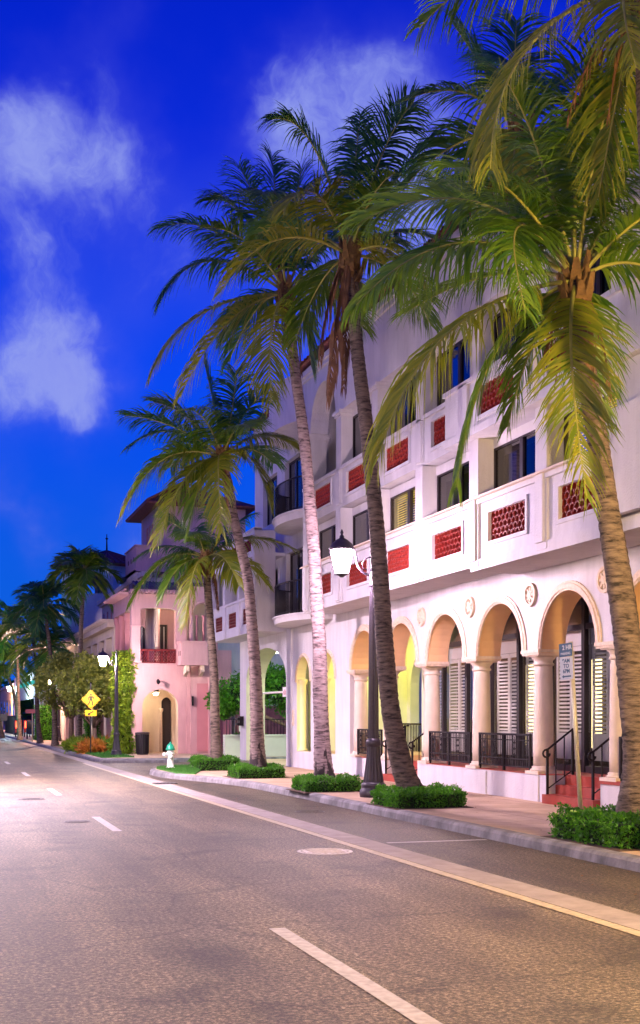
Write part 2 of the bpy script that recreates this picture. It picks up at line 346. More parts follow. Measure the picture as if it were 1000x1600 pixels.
def slab(mb, ins0, u0, u1, d0, d1, z0, z1, ops, axis='y', backs=True):
    """wall with openings along u; ops: (uc, half width, spring z, base z, kind) kind 'arch' | 'rect' | 'ellipse:<rise>'"""
    P = (lambda u, d, z: (d, u, z)) if axis == 'y' else (lambda u, d, z: (u, d, z))
    us = {round(u0, 4), round(u1, 4)}
    for (uc, w, sp, ba, k) in ops:
        n = 20 if k != 'rect' else 1
        for i in range(n+1): us.add(round(uc-w*math.cos(PI*i/n), 4))
    us = sorted(u for u in us if u0-1e-6 <= u <= u1+1e-6)
    def top(op, u):
        uc, w, sp, ba, k = op
        if k == 'rect': return sp
        rise = w if k == 'arch' else float(k.split(':')[1])
        return sp+rise*math.sqrt(max(0, 1-((u-uc)/w)**2))
    for a, b in zip(us, us[1:]):
        m = (a+b)/2; op = next((o for o in ops if abs(m-o[0]) < o[1]), None)
        ins = ins0.at((round(op[0], 2), z0)) if (op and isinstance(ins0, Ins)) else ins0
        for z in (z0, z1):
            if z == z1 or op is None or op[3] > z0+1e-4: mb.quad(P(a, d0, z), P(b, d0, z), P(b, d1, z), P(a, d1, z))
        for d in ((d0, d1) if backs else (d0,)):
            if op is None: mb.quad(P(a, d, z0), P(b, d, z0), P(b, d, z1), P(a, d, z1))
            else:
                ta, tb = top(op, a), top(op, b); mb.quad(P(a, d, ta), P(b, d, tb), P(b, d, z1), P(a, d, z1))
                if op[3] > z0+1e-4: mb.quad(P(a, d, z0), P(b, d, z0), P(b, d, op[3]), P(a, d, op[3]))
        if op is not None:
            ins.add([P(a, d0, ta), P(b, d0, tb), P(b, d1, tb), P(a, d1, ta)], [(0, 1, 2, 3)], True)
            if op[3] > z0+1e-4: mb.quad(P(a, d0, op[3]), P(b, d0, op[3]), P(b, d1, op[3]), P(a, d1, op[3]))
    for (uc, w, sp, ba, k) in ops:
        ins = ins0.at((round(uc, 2), z0)) if isinstance(ins0, Ins) else ins0
        for u in (uc-w, uc+w):
            if u0 < u < u1 and sp > ba+.01: ins.quad(P(u, d0, ba), P(u, d1, ba), P(u, d1, sp), P(u, d0, sp))
    for u in (u0, u1): mb.quad(P(u, d0, z0), P(u, d1, z0), P(u, d1, z1), P(u, d0, z1))
def arch_ring(mb, uc, spring, r0, r1, d0, d1, axis='y', n=24, leg=0, rise=None):
    P = (lambda u, d, z: (d, u, z)) if axis == 'y' else (lambda u, d, z: (u, d, z))
    pts = [(math.cos(PI*i/n), math.sin(PI*i/n)) for i in range(n+1)]
    if leg: pts = [(1, -leg)]+pts+[(-1, -leg)]
    vs = []; fs = []
    for (c, s_) in pts:
        prof = [(r0, d1), (r0, d0+.02), (r0+.03, d0+.02), (r0+.04, d0), (r1-.05, d0), (r1-.04, d0+.02), (r1, d0+.025), (r1, d1)]
        for (r, d) in prof:
            if s_ < 0: u, z = uc+c*r, spring+s_
            else:
                k = 1 if rise is None else rise/r0
                u, z = uc+c*r, spring+s_*(r*k if rise else r)
            vs.append(P(u, d, z))
    k = 8
    for i in range(len(pts)-1):
        for j in range(k): fs.append((i*k+j, i*k+(j+1) % k, (i+1)*k+(j+1) % k, (i+1)*k+j))
    fs.append(tuple(range(k))); fs.append(tuple((len(pts)-1)*k+j for j in range(k)))
    mb.add(vs, fs)
def polyprism(mb, pts, z0, z1):
    n = len(pts); mb.add([(x, y, z0) for x, y in pts]+[(x, y, z1) for x, y in pts], [tuple(range(n-1, -1, -1)), tuple(range(n, 2*n))]+[(i, (i+1) % n, n+(i+1) % n, n+i) for i in range(n)])
# ------------------------------------------------------------------ ground, road, pavements
def sheet(name, m, pts, z, kind='structure'):
    o = MB().add([(x, y, z) for x, y in pts], [tuple(range(len(pts)))]).build(name, m); tag(o, kind=kind); return o
sheet('ground', 'soil', [(-300, -60), (400, -60), (400, 900), (-300, 900)], -.06)
sheet('road', 'asphalt', [(-3.4, -50), (26, -50), (26, 700), (-3.4, 700)], 0)
def strip(mb, pts, w, z):      # flat ribbon to the right of the polyline
    for (a, b) in zip(pts, pts[1:]):
        mb.quad((a[0], a[1], z), (a[0]+w, a[1], z), (b[0]+w, b[1], z), (b[0], b[1], z))
g = MB(); strip(g, [(5.52, -30), (5.50, 13), (5.48, 22), (5.45, 30), (5.45, 60), (5.45, 200)], .42, .004)
tag(g.build('gutter_strip', 'gutter'), kind='structure')
g = MB(); strip(g, [(5.36, -30), (5.34, 13), (5.32, 22), (5.30, 30), (5.30, 46)], .13, .008)
tag(g.build('lane_line', 'paint_yellow'), kind='structure')
g = MB(); y = 6.0-10.9*2
while y < 200:
    if y > -20: g.quad((2.66, y, .006), (2.78, y, .006), (2.78, y+3.1, .006), (2.66, y+3.1, .006))
    y += 12.4 if False else 12.0
# measured dashes of the centre line
g = MB()
for (a, b) in ((-6.0, -2.9), (5.6, 9.75), (18.7, 21.5), (27.6, 30.2), (36.6, 39.2), (46, 48.6), (55, 57.6), (64, 66.6), (73, 75.6), (85, 88), (97, 100)):
    g.quad((2.62, a, .006), (2.76, a, .006), (2.78, b, .006), (2.64, b, .006))
tag(g.build('centre_line', 'paint_white'), kind='structure')
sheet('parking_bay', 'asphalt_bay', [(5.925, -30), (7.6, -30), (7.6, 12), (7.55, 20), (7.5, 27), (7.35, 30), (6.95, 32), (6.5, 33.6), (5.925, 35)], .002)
g = MB(); g.quad((5.98, 15.80, .006), (7.48, 15.80, .006), (7.48, 15.91, .006), (5.98, 15.91, .006))
tag(g.build('parking_bay_line', 'paint_white'), kind='structure')
def kerb_run(pts, name='kerb'):
    mb = MB(); vs = []; fs = []
    P = [Vector((x, y, 0)) for x, y in pts]
    for i, p in enumerate(P):
        t = (P[min(i+1, len(P)-1)]-P[max(i-1, 0)]).normalized(); nrm = Vector((t.y, -t.x, 0))   # to the right of travel
        for off, z in ((0, -.02), (.02, .10), (.05, .14), (.18, .153), (.18, -.02)): vs.append(p+nrm*off+Vector((0, 0, z)))
    k = 5
    for i in range(len(P)-1):
        for j in range(k-1): fs.append((i*k+j, i*k+j+1, (i+1)*k+j+1, (i+1)*k+j))
    mb.add(vs, fs); tag(mb.build(name, 'kerb'), kind='structure')
def smooth_poly(pts, n=4):
    out = []
    for i in range(len(pts)-1):
        p0 = pts[max(i-1, 0)]; p1 = pts[i]; p2 = pts[i+1]; p3 = pts[min(i+2, len(pts)-1)]
        for k in range(n):
            t = k/n
            out.append(tuple(.5*((2*p1[c])+(-p0[c]+p2[c])*t+(2*p0[c]-5*p1[c]+4*p2[c]-p3[c])*t*t+(-p0[c]+3*p1[c]-3*p2[c]+p3[c])*t**3) for c in range(len(p1))))
    out.append(tuple(pts[-1])); return out
K1 = smooth_poly([(7.55, -25), (7.55, 12), (7.5, 20), (7.45, 27), (7.3, 30), (6.9, 32), (6.45, 33.6), (6.25, 35.2), (6.25, 36.8), (6.6, 37.9), (7.4, 38.4), (8.6, 38.5), (11.5, 38.6), (26, 38.6)])
K2 = smooth_poly([(26, 46.5), (12, 46.5), (8.8, 46.4), (7.2, 46.5), (6.3, 46.9), (5.95, 47.9), (5.95, 52), (5.95, 62), (5.95, 100), (5.95, 200)])
kerb_run(K1); kerb_run(K2)
def offset_in(pts, d):
    P = [Vector((x, y, 0)) for x, y in pts]; r = []
    for i, p in enumerate(P):
        t = (P[min(i+1, len(P)-1)]-P[max(i-1, 0)]).normalized(); q = p+Vector((t.y, -t.x, 0))*d; r.append((q.x, q.y))
    return r
sheet('sidewalk', 'paving', offset_in(K1, .175)+[(26, -25)], .15)
sheet('sidewalk', 'paving', offset_in(K2, .175)+[(26, 200)], .15)
def grass_patch(pts, name='lawn'):
    o = MB(); polyprism(o, pts, .12, .19); base = o.build(name, 'grass_green'); tag(base, kind='structure')
    xs = [p[0] for p in pts]; ys = [p[1] for p in pts]; rnd = random.Random(3); b = MB()
    def inside(x, y):
        c = False; n = len(pts)
        for i in range(n):
            (x1, y1), (x2, y2) = pts[i], pts[i-1]
            if (y1 > y) != (y2 > y) and x < (x2-x1)*(y-y1)/(y2-y1)+x1: c = not c
        return c
    for _ in range(5000):
        x = rnd.uniform(min(xs), max(xs)); y = rnd.uniform(min(ys), max(ys))
        if not inside(x, y): continue
        a = rnd.uniform(0, PI); h = rnd.uniform(.03, .07); dx, dy = math.cos(a)*.012, math.sin(a)*.012
        b.add([(x-dx, y-dy, .185), (x+dx, y+dy, .185), (x+rnd.uniform(-.03, .03), y+rnd.uniform(-.03, .03), .19+h)], [(0, 1, 2)])
    tag(b.build('grass', 'grass_green'), kind='stuff')
grass_patch([(6.5, 33.9), (6.48, 36.9), (6.8, 37.7), (7.5, 38.15), (8.3, 38.2), (8.3, 36.9), (7.5, 35.3), (7.1, 33.9), (6.9, 33.2)])
grass_patch([(6.2, 47.3), (6.2, 62), (7.5, 62), (7.5, 47.6)])
# small dark driveway apron of the side opening and traffic island kerb
g = MB(); polyprism(g, [(5.98, 46.0), (8.5, 45.4), (8.9, 45.8), (8.6, 46.2), (6.2, 46.7)], .0, .11); tag(g.build('kerb_island', 'kerb'), kind='structure')
# opposite pavement (left, just outside the frame)
kerb_run([(-2.6, 700), (-2.6, -30)]); sheet('sidewalk', 'paving', [(-2.77, -30), (-9, -30), (-9, 700), (-2.77, 700)], .15)
def disc(name, m, x, y, r, z, label, cat, grp=None, sx=1):
    g = MB(); g.lathe((0, 0, 0), [(r, -.002), (r, .004), (r*.93, .006)], 28, smooth=False)
    for q in range(-3, 4): g.box(-r*.6, r*.6, q*r*.2-.012, q*r*.2+.012, .0061, .012)
    for q in range(24): a = 2*PI*q/24; g.obox((r*.84*math.cos(a), r*.84*math.sin(a), .008), (.012*math.cos(a), .012*math.sin(a), 0), (-.02*math.sin(a), .02*math.cos(a), 0), (0, 0, .004))
    o = g.build(name, m); o.location = (x, y, z); o.scale = (sx, 1, 1); tag(o, label, cat, grp)
disc('manhole_cover', 'manhole_pale', 4.84, 15.1, .36, .004, 'pale round manhole cover in the lane below the near street lamp', 'manhole cover')
disc('manhole_cover', 'manhole', 2.3, 20.6, .22, .004, 'small dark round cover beside the far end of the middle lane dash', 'manhole cover')
disc('manhole_cover', 'manhole', 6.6, 21.5, .28, .004, 'dark round cover in the near parking bay close to the kerb', 'manhole cover')
disc('manhole_cover', 'manhole', 2.0, 26.5, .3, .004, 'dark round cover in the left lane, farther than the small one', 'manhole cover')
g = MB(); g.box(-.3, .3, -.2, .2, 0, .02)
for k in range(6): g.box(-.27+k*.1, -.22+k*.1, -.17, .17, .02, .03)
o = g.build('storm_drain', 'manhole'); o.location = (5.75, 31.5, .004); tag(o, 'dark rusty drain grate in the concrete gutter', 'drain')
# ------------------------------------------------------------------ foliage helpers
def leaf(b, p, d, n, L, W):
    d = d.normalized(); s = d.cross(n)
    if s.length < 1e-3: s = Vector((1, 0, 0))
    s = s.normalized()*W
    b.add([p, p+d*L*.45+s, p+d*L, p+d*L*.45-s], [(0, 1, 2, 3)])
def rvec(r):
    while True:
        v = Vector((r.uniform(-1, 1), r.uniform(-1, 1), r.uniform(-1, 1)))
        if .05 < v.length < 1: return v.normalized()
def hedge(loc, sx, sy, h, n, label, seed, rz=0):
    r = random.Random(seed); t = empty('hedge', loc, label, 'hedge', 'clipped hedges round the palm trunks', rz)
    core = MB(); m = .06
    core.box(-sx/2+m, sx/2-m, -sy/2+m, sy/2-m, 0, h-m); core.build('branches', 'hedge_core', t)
    b = MB()
    for _ in range(n):
        f = r.random(); A = (sx*sy, sx*h*2, sy*h*2); q = f*sum(A)
        if q < A[0]: p = Vector((r.uniform(-sx/2, sx/2), r.uniform(-sy/2, sy/2), h)); nn = Vector((0, 0, 1))
        elif q < A[0]+A[1]: s_ = r.choice((-1, 1)); p = Vector((r.uniform(-sx/2, sx/2), s_*sy/2, r.uniform(.02, h))); nn = Vector((0, s_, 0))
        else: s_ = r.choice((-1, 1)); p = Vector((s_*sx/2, r.uniform(-sy/2, sy/2), r.uniform(.02, h))); nn = Vector((s_, 0, 0))
        # rounded corners and lumpy surface
        lump = .035*math.sin(p.x*9+seed)+.035*math.sin(p.y*8+2*seed)+.03*math.sin(p.z*14+p.x*5)
        ex = max(0, abs(p.x)-(sx/2-.14)); ey = max(0, abs(p.y)-(sy/2-.14)); ez = max(0, p.z-(h-.12))
        c = Vector((math.copysign(ex, p.x), math.copysign(ey, p.y), ez)); p -= c*.3 if c.length > .16 else c*0
        p += nn*(lump*.8+r.uniform(-.07, .02)); p.z = max(p.z, .01)
        leaf(b, p, nn*.6+rvec(r)*.9, rvec(r), r.uniform(.035, .062), r.uniform(.012, .019))
    b.build('leaves', 'hedge_leaf', t); return t
def leafball(b, r, c, rad, n, L, W, flat=1.0):
    c = Vector(c)
    for _ in range(n):
        v = rvec(r); k = r.uniform(.55, 1.05); p = c+Vector((v.x*rad*k, v.y*rad*k, v.z*rad*k*flat))
        leaf(b, p, v*.5+rvec(r), rvec(r), L*r.uniform(.6, 1.2), W*r.uniform(.7, 1.2))
# ------------------------------------------------------------------ palms
Rv = Vector((CS, -SN, 0)); Fv = Vector((SN, CS, 0)); Uv = Vector((0, 0, 1))
def L3(p): return Rv*p[0]+Uv*p[1]+Fv*(p[2] if len(p) > 2 else 0)
def frond(parent, ctrl, tip, m, seed, leafL=.85, n=62, roll=0., g=.15, W=.021, start=(0, 0, 0), rach=.035, name='frond', rm='palm_rachis', seg=4, t0=.16):
    r = random.Random(seed); P0 = Vector(start); P1 = L3(ctrl); P2 = L3(tip)
    B = lambda t: P0*(1-t)**2+P1*2*t*(1-t)+P2*t*t
    D = lambda t: ((P1-P0)*(1-t)+(P2-P1)*t).normalized()
    b = MB(); ns = 18
    pts = [B(i/ns) for i in range(ns+1)]
    rb = MB(); rb.tube(pts, [rach*(1-.86*(i/ns)**.8) for i in range(ns+1)], 5)
    # a wind-bent twist that grows along the rachis
    tw = r.uniform(-.5, .5)
    for i in range(n):
        for side in (-1, 1):
            t = t0+(1-t0)*((i+r.uniform(-.3, .3))/n); t = min(max(t, .02), 1)
            T = D(t); S = T.cross(Uv)
            if S.length < .15: S = T.cross(Fv)
            S.normalize(); Nn = S.cross(T).normalized(); ang = roll+tw*t
            S2 = S*math.cos(ang)+Nn*math.sin(ang); N2 = Nn*math.cos(ang)-S*math.sin(ang)
            if N2.z < 0 and abs(ang) < .1: N2 = -N2
            q = (t-t0)/(1-t0)
            ln = leafL*(.45+.55*min(1, q/.22))*(1-.62*max(0, (q-.45)/.55)**1.4)*r.uniform(.86, 1.08)
            al = math.radians(72-42*q+r.uniform(-10, 10)+8*math.sin(i*.35+seed))
            d = (T*math.cos(al)+S2*side*math.sin(al)+N2*(.22+r.uniform(-.08, .1))).normalized()
            p = B(t); w = W*r.uniform(.8, 1.15)*(1-.3*q); gg = g*r.uniform(.7, 1.35); wn = N2+S2*side*-.5+rvec(r)*.25
            vs = []; st = ln/seg; prof = (.7, 1, .85, .55, .05) if seg == 4 else (.8, 1, .6, .05)
            broken = r.random() < .09; 
            for k in range(seg+1):
                sd = d.cross(wn); sd = sd.normalized()*w*prof[k] if sd.length > 1e-3 else Vector((w, 0, 0))
                vs += [p+sd, p-sd]
                d = (d+Vector((0, 0, -gg*(1+.5*k)*(2.2 if broken and k > 1 else 1)))).normalized(); p = p+d*st
            b.add(vs, [(2*k, 2*k+1, 2*k+3, 2*k+2) for k in range(seg)])
    o = b.build(name, m, parent); o.location = parent_crown[parent.name]
    ro = rb.build('rachis', rm, o)
    return o
parent_crown = {}
def palm(name, base, path, crown, label, fronds, r0, r1, mtrunk='trunk_palm', leafL=.8, seed=1, n=62, mleaf='palm_leaf', detail=1.0, W=.021, cat='palm tree', boots=True, group='coconut palms along the street', seg=4, flare=1.6, k=1.0):
    """base world xyz; path list of (right, up, away) metres from the base to the crown"""
    t = empty(name, base, label, cat, group); rnd = random.Random(seed*7)
    sc = lambda p: tuple(q*k for q in p)
    path = [sc(p) for p in path]; fronds = [(sc(f[0]), sc(f[1]))+tuple(f[2:]) for f in fronds]; leafL *= k
    P = smooth_poly([tuple(p) for p in path], 8)
    P = [L3(p) for p in P]
    # resample for rings
    cum = [0]
    for a, b_ in zip(P, P[1:]): cum.append(cum[-1]+(b_-a).length)
    tot = cum[-1]; step = .045/detail; pts = []; rad = []; k = 0; s_ = 0; j = 0
    nr = int(tot/step)
    for i in range(nr+1):
        s_ = tot*i/nr
        while k < len(cum)-2 and cum[k+1] < s_: k += 1
        f = (s_-cum[k])/max(1e-6, cum[k+1]-cum[k]); pts.append(P[k].lerp(P[k+1], f))
        q = s_/tot; rr = .9*(r1+(r0-r1)*(1-q)**1.5); rr *= 1+(flare-1)*math.exp(-s_/.35)
        rr *= 1+(.035 if (i % 3) == 0 else (0.01 if i % 3 == 1 else -.02))*rnd.uniform(.1, 1.7)+.02*math.sin(i*.17+seed)
        rad.append(rr)
    mb = MB(); nsd = 18
    # trunk rings with slight irregularity
    vs = []; fs = []; up = Vector((1, 0, 0)); m_ = len(pts)
    for q, p in enumerate(pts):
        tt = (pts[min(q+1, m_-1)]-pts[max(q-1, 0)]).normalized(); u = (up-tt*up.dot(tt)).normalized(); w = tt.cross(u); up = u
        for i in range(nsd):
            a = 2*PI*i/nsd; jr = rad[q]*(1+.03*math.sin(3*a+q*.13)+rnd.uniform(-.014, .014)); vs.append(p+(u*math.cos(a)+w*math.sin(a))*jr)
    for q in range(m_-1):
        for i in range(nsd): fs.append((q*nsd+i, q*nsd+(i+1) % nsd, (q+1)*nsd+(i+1) % nsd, (q+1)*nsd+i))
    fs.append(tuple((m_-1)*nsd+i for i in range(nsd))); mb.add(vs, fs, True); mb.build('trunk', mtrunk, t)
    cr = P[-1]; parent_crown[t.name] = cr
    if boots:
        b = MB(); r = rnd
        for i in range(26):
            a = r.uniform(0, 2*PI); z = r.uniform(-.45, .25); rr = r1*1.15; d = Vector((math.cos(a), math.sin(a), 0))
            c = cr+d*rr+Uv*z; up_ = (Uv+d*r.uniform(.1, .6)).normalized(); sdv = d.cross(up_).normalized()
            L_ = r.uniform(.16, .34); w = r.uniform(.05, .09)
            b.add([c-sdv*w-up_*.1, c+sdv*w-up_*.1, c+sdv*w*.4+up_*L_, c-sdv*w*.4+up_*L_, c+d*.06-sdv*w*.8, c+d*.06+sdv*w*.8], [(0, 1, 5, 4), (4, 5, 2, 3), (0, 4, 3), (1, 2, 5)])
        for i in range(int(60*detail)):   # loose hanging fibre
            a = r.uniform(0, 2*PI); d = Vector((math.cos(a), math.sin(a), 0)); c = cr+d*(r1*1.1)+Uv*r.uniform(-.3, .2); L_ = r.uniform(.15, .6); w = .012
            e = c+d*r.uniform(.02, .14)-Uv*L_; sdv = d.cross(Uv)*w
            b.add([c-sdv, c+sdv, e+sdv*.3, e-sdv*.3], [(0, 1, 2, 3)])
        o = b.build('crown_fibre', 'palm_fibre', t)
    if boots:
        for q in range(3):
            a = rnd.uniform(0, 2*PI); L_ = rnd.uniform(1.0, 1.7); fronds = list(fronds)+[((math.cos(a)*.3, -.3, math.sin(a)*.3), (math.cos(a)*.45, -L_, math.sin(a)*.45), 'palm_dead', dict(leafL=.35, n=24, W=.013, g=.9))]
    for i, f in enumerate(fronds):
        ctrl, tip = f[0], f[1]; mm = f[2] if len(f) > 2 and f[2] else mleaf; opt = f[3] if len(f) > 3 else {}
        kw = dict(leafL=leafL, n=n, W=W, roll=rnd.uniform(-.5, .5), seg=seg); kw.update(opt)
        if mm == 'palm_dead': kw.setdefault('g', .8); kw['rm'] = 'palm_dead'
        frond(t, ctrl, tip, mm, seed*100+i, **kw)
    return t
OL, DK, DE = 'palm_leaf_olive', 'palm_leaf_dark', 'palm_dead'
palm('coconut_palm', (8.57, 13.86, .15), [(.0, 0), (.09, 1.0), (.0, 2.2), (-.18, 3.5), (-.34, 4.6), (-.5, 5.6), (-.64, 6.6), (-.7, 7.2)], None,
     'tallest-looking nearest palm at the right edge, its bright green crown covering the upper storeys', [
     ((-.3, 2.7, -.6), (.8, 1.95, -1.3), None, dict(leafL=1.25, n=110, roll=.9)),
     ((-.6, 2.0, -.3), (-1.1, 2.2, -.9), None, dict(leafL=1.1, n=100)), ((.1, 2.0, -.8), (.2, 1.8, -1.9), None, dict(leafL=1.1, n=100)), ((-1.0, 1.2, -.8), (-1.8, .6, -1.9), None, dict(leafL=1.1, n=100)),
     ((-.1, 1.7, .3), (.35, 2.9, .5), None, dict(leafL=1.1, n=100)),
     ((-1.1, 1.7, .2), (-2.75, .85, .2), None, dict(leafL=1.2, n=110, roll=.5, W=.02)),
     ((-1.6, .96, -.4), (-2.85, -.55, -.7), None, dict(leafL=1.2, n=110, g=.3, roll=.4, W=.02)),
     ((-1.3, 1.1, -1.1), (-1.0, -1.1, -2.1), None, dict(leafL=.9, n=84, roll=.5)),
     ((-2.05, -.45, -.8), (-2.6, -2.55, -1.3), OL, dict(leafL=1.25, n=110, g=.28, roll=.25, W=.02)),
     ((-.35, -.9, -.8), (-.1, -3.0, -1.1), OL, dict(leafL=.9, n=84, g=.12, roll=.1)),
     ((.9, .6, -.3), (1.6, -1.0, -.7), None, dict(leafL=.85)),
     ((-1.2, -.3, .3), (-1.5, -2.6, .3), None, dict(leafL=1.0, g=.3)),
     ((.35, -.1, .7), (.5, -1.9, 1.0), None, dict(leafL=.8)),
     ((-.8, 1.2, .9), (-1.7, 1.9, 1.5), DK, dict(leafL=.9)),
     ((.8, 1.4, .3), (2.1, 1.1, .4), None, dict(leafL=.9)),
     ((.3, 1.4, .9), (1.3, 2.1, 1.8), None, dict(leafL=.9)),
     ((.8, .9, -.7), (1.6, .6, -1.8), None, dict(leafL=.9)),
     ((-.9, .7, .9), (-2.1, .1, 1.6), None, dict(leafL=.9)),
     ((-.4, -.1, .6), (-.7, -1.6, 1.2), None, dict(leafL=.8)),
     ((.5, 1.0, -.2), (1.0, 2.4, -.4), None, dict(leafL=.9)),
     ((-.15, -.3, -.3), (-.35, -1.5, -.35), DE, dict(leafL=.35, n=26, W=.012)),
     ], .235, .135, seed=1, n=100, leafL=1.05, W=.0168, flare=1.35)
palm('coconut_palm', (8.2, 11.6, .15), [(0, 0), (-.1, 2), (-.4, 4.5), (-.65, 7), (-.75, 9.7)], None,
     'palm standing off the right edge, only its hanging fronds seen at the top right corner', [
     ((-1.7, -.5, -.2), (-1.75, -2.25, -.4), OL, dict(leafL=1.0, n=84, g=.2, roll=.4)),
     ((-1.4, .85, .3), (-2.45, -.3, .4), None, dict(leafL=.8, n=76)),
     ((-.6, -.3, -.8), (-.45, -1.7, -1.4), OL, dict(leafL=.9, n=76)),
     ((.2, -.2, -.9), (.2, -1.9, -1.3), OL, dict(leafL=.9, n=70)),
     ((-.4, .8, -.8), (-1.1, -.1, -2.0), None, dict(leafL=.9, n=70)),
     ((.9, .6, .3), (2, -.3, .6), None, dict(leafL=.9)), ((.5, 1.4, .5), (1.2, 1.8, .9), None, dict(leafL=.9)), ((-.5, 1.2, .6), (-1.2, 1.6, 1.2), None, dict(leafL=.9)),
     ((-.1, -.5, .5), (-.3, -2.0, .9), OL, dict(leafL=.9, n=70)), ((.9, -.2, -.4), (1.4, -1.8, -.6), None, dict(leafL=.9)), ((-.5, -.4, .3), (-.75, -1.3, .5), DE, dict(leafL=.4, n=24)),
     ], .2, .13, seed=2, n=90, leafL=1.0, W=.0145)
palm('coconut_palm', (10.07, 16.2, .15), [(0, 0), (.05, 1.2), (-.05, 2.9), (-.27, 4.4), (-.46, 5.65), (-.62, 6.6), (-.82, 7.75), (-1.2, 9.0), (-1.68, 10.35)], None,
     'tall dark palm behind the nearest palm, its blue-green crown against the sky', [
     ((-.5, 1.0, .1), (-1.0, 1.75, .2)), ((-.8, .9, -.2), (-1.8, .35, -.3)), ((-.9, .35, .4), (-1.7, -.5, .6)), ((-.1, 1.2, .3), (.0, 2.0, .5)),
     ((.6, 1.1, .3), (1.3, 1.4, .6)), ((.9, .5, .2), (1.7, -.1, .4)), ((-.3, .8, -.8), (-.5, .2, -1.6)), ((.3, .7, .9), (.5, .3, 1.7)), ((-.5, .2, .9), (-.8, -.8, 1.4)), ((.6, .1, -.5), (.9, -1.0, -.9)),
     ((-.2, -.1, -.6), (-.3, -1.2, -.9), OL), ((-.45, -.1, .1), (-.6, -1.4, .2), DE, dict(leafL=.5, n=30)), ((.2, -.1, .4), (.3, -1.4, .7)),
     ], .17, .11, seed=3, n=76, leafL=1.0, W=.019, mleaf=DK, flare=1.2)
palm('coconut_palm', (8.24, 20.5, .15), [(.08, 0), (-.18, .6), (-.36, 1.4), (-.5, 2.6), (-.58, 3.9), (-.68, 5.2), (-.82, 6.6), (-.96, 7.7), (-1.08, 9.0), (-1.14, 9.85)], None,
     'tall palm with leaning grey-brown trunk right beside the black street lamp', [
     ((-.6, 2.7, 0), (-1.4, 2.35, -.2), DK, dict(n=84)), ((.05, 1.5, .2), (.2, 2.7, .3), DK, dict(n=84)), ((.5, 2.0, -.2), (1.1, 2.5, -.5), DK), ((.9, 1.6, -.2), (1.5, 1.9, -.6), DK),
     ((.9, 1.0, .4), (1.9, .4, .8), DK), ((-.8, 1.0, .6), (-1.7, .8, 1.0), DK), ((-1.4, .6, -.8), (-2.25, -1.05, -1.1), OL, dict(n=72)), ((-.6, 1.5, -.7), (-1.15, .2, -1.5), OL),
     ((.7, .3, -.6), (1.2, -.9, -1.1), OL), ((.9, .2, .3), (1.5, -1.1, .5)), ((-.5, .1, .6), (-1.0, -1.2, 1.0)), ((-.2, -.5, -.1), (-.4, -2.6, -.15), DE, dict(leafL=.75, n=60, g=.9)),
     ((-.05, -.5, .2), (-.1, -2.3, .3), DE, dict(leafL=.6, n=50, g=.9)), ((-.3, 1.0, .9), (-.6, 1.3, 1.8), DK), ((.5, .9, .8), (.9, .8, 1.7), DK), ((.3, .9, -.8), (.7, .7, -1.8)),
     ((-.35, -.2, -.1), (-.55, -1.9, .0), DE, dict(leafL=.5, n=40, g=.9)),
     ], .21, .125, seed=4, n=82, leafL=1.0, W=.019, flare=1.7)
palm('coconut_palm', (8.08, 25.2, .15), [(.05, 0), (-.04, .5), (-.08, 1.5), (-.12, 3.0), (-.2, 4.4), (-.32, 6.0), (-.46, 7.4), (-.6, 8.4), (-.72, 9.4), (-.78, 10.0)], None,
     'tall slender palm with pale pink-lit trunk left of the street lamp', [
     ((-1.5, 1.85, .2), (-2.55, 1.45, .3), DK, dict(n=84)), ((-1.75, 1.35, -.1), (-2.5, -.2, -.2), DK, dict(n=90, g=.22)), ((-2.0, -.1, -.3), (-2.65, -1.7, -.4), OL, dict(n=90, g=.22)),
     ((-1.2, -.4, -.9), (-2.0, -2.4, -1.2), OL, dict(n=90, g=.2)), ((-.4, -.7, -.9), (-.25, -2.5, -1.2), OL, dict(n=72, g=.15)), ((-.9, 2.2, .2), (-1.55, 2.0, .3), DK),
     ((-.5, 1.9, .4), (-1.0, 2.9, .7), DK), ((-.2, 1.6, .3), (-.3, 3.0, .5), DK), ((.1, 1.5, .2), (.3, 2.7, .4), DK), ((.5, 1.6, .3), (1.0, 2.3, .6), DK), ((.8, 1.2, -.2), (1.5, 1.0, -.4), DK),
     ((-.2, 1.9, -1.0), (-.4, 1.1, -2.1), None), ((.8, .6, -.5), (1.4, -.4, -1.0), OL), ((.35, .1, .4), (.5, -1.3, .6), None), ((.9, .5, .5), (1.6, -.4, 1.0)), ((-.6, .5, .8), (-1.3, -.4, 1.6), DK), ((-.7, 1.1, -.7), (-1.5, .7, -1.6)),
     ((-.6, .2, .3), (-1.2, -1.2, .6), DK), ((-.15, -.3, -.1), (-.25, -1.0, -.15), DE, dict(leafL=.3, n=24)),
     ], .2, .12, mtrunk='trunk_pale', seed=5, k=1.07, n=88, leafL=1.08, W=.020, flare=1.7)
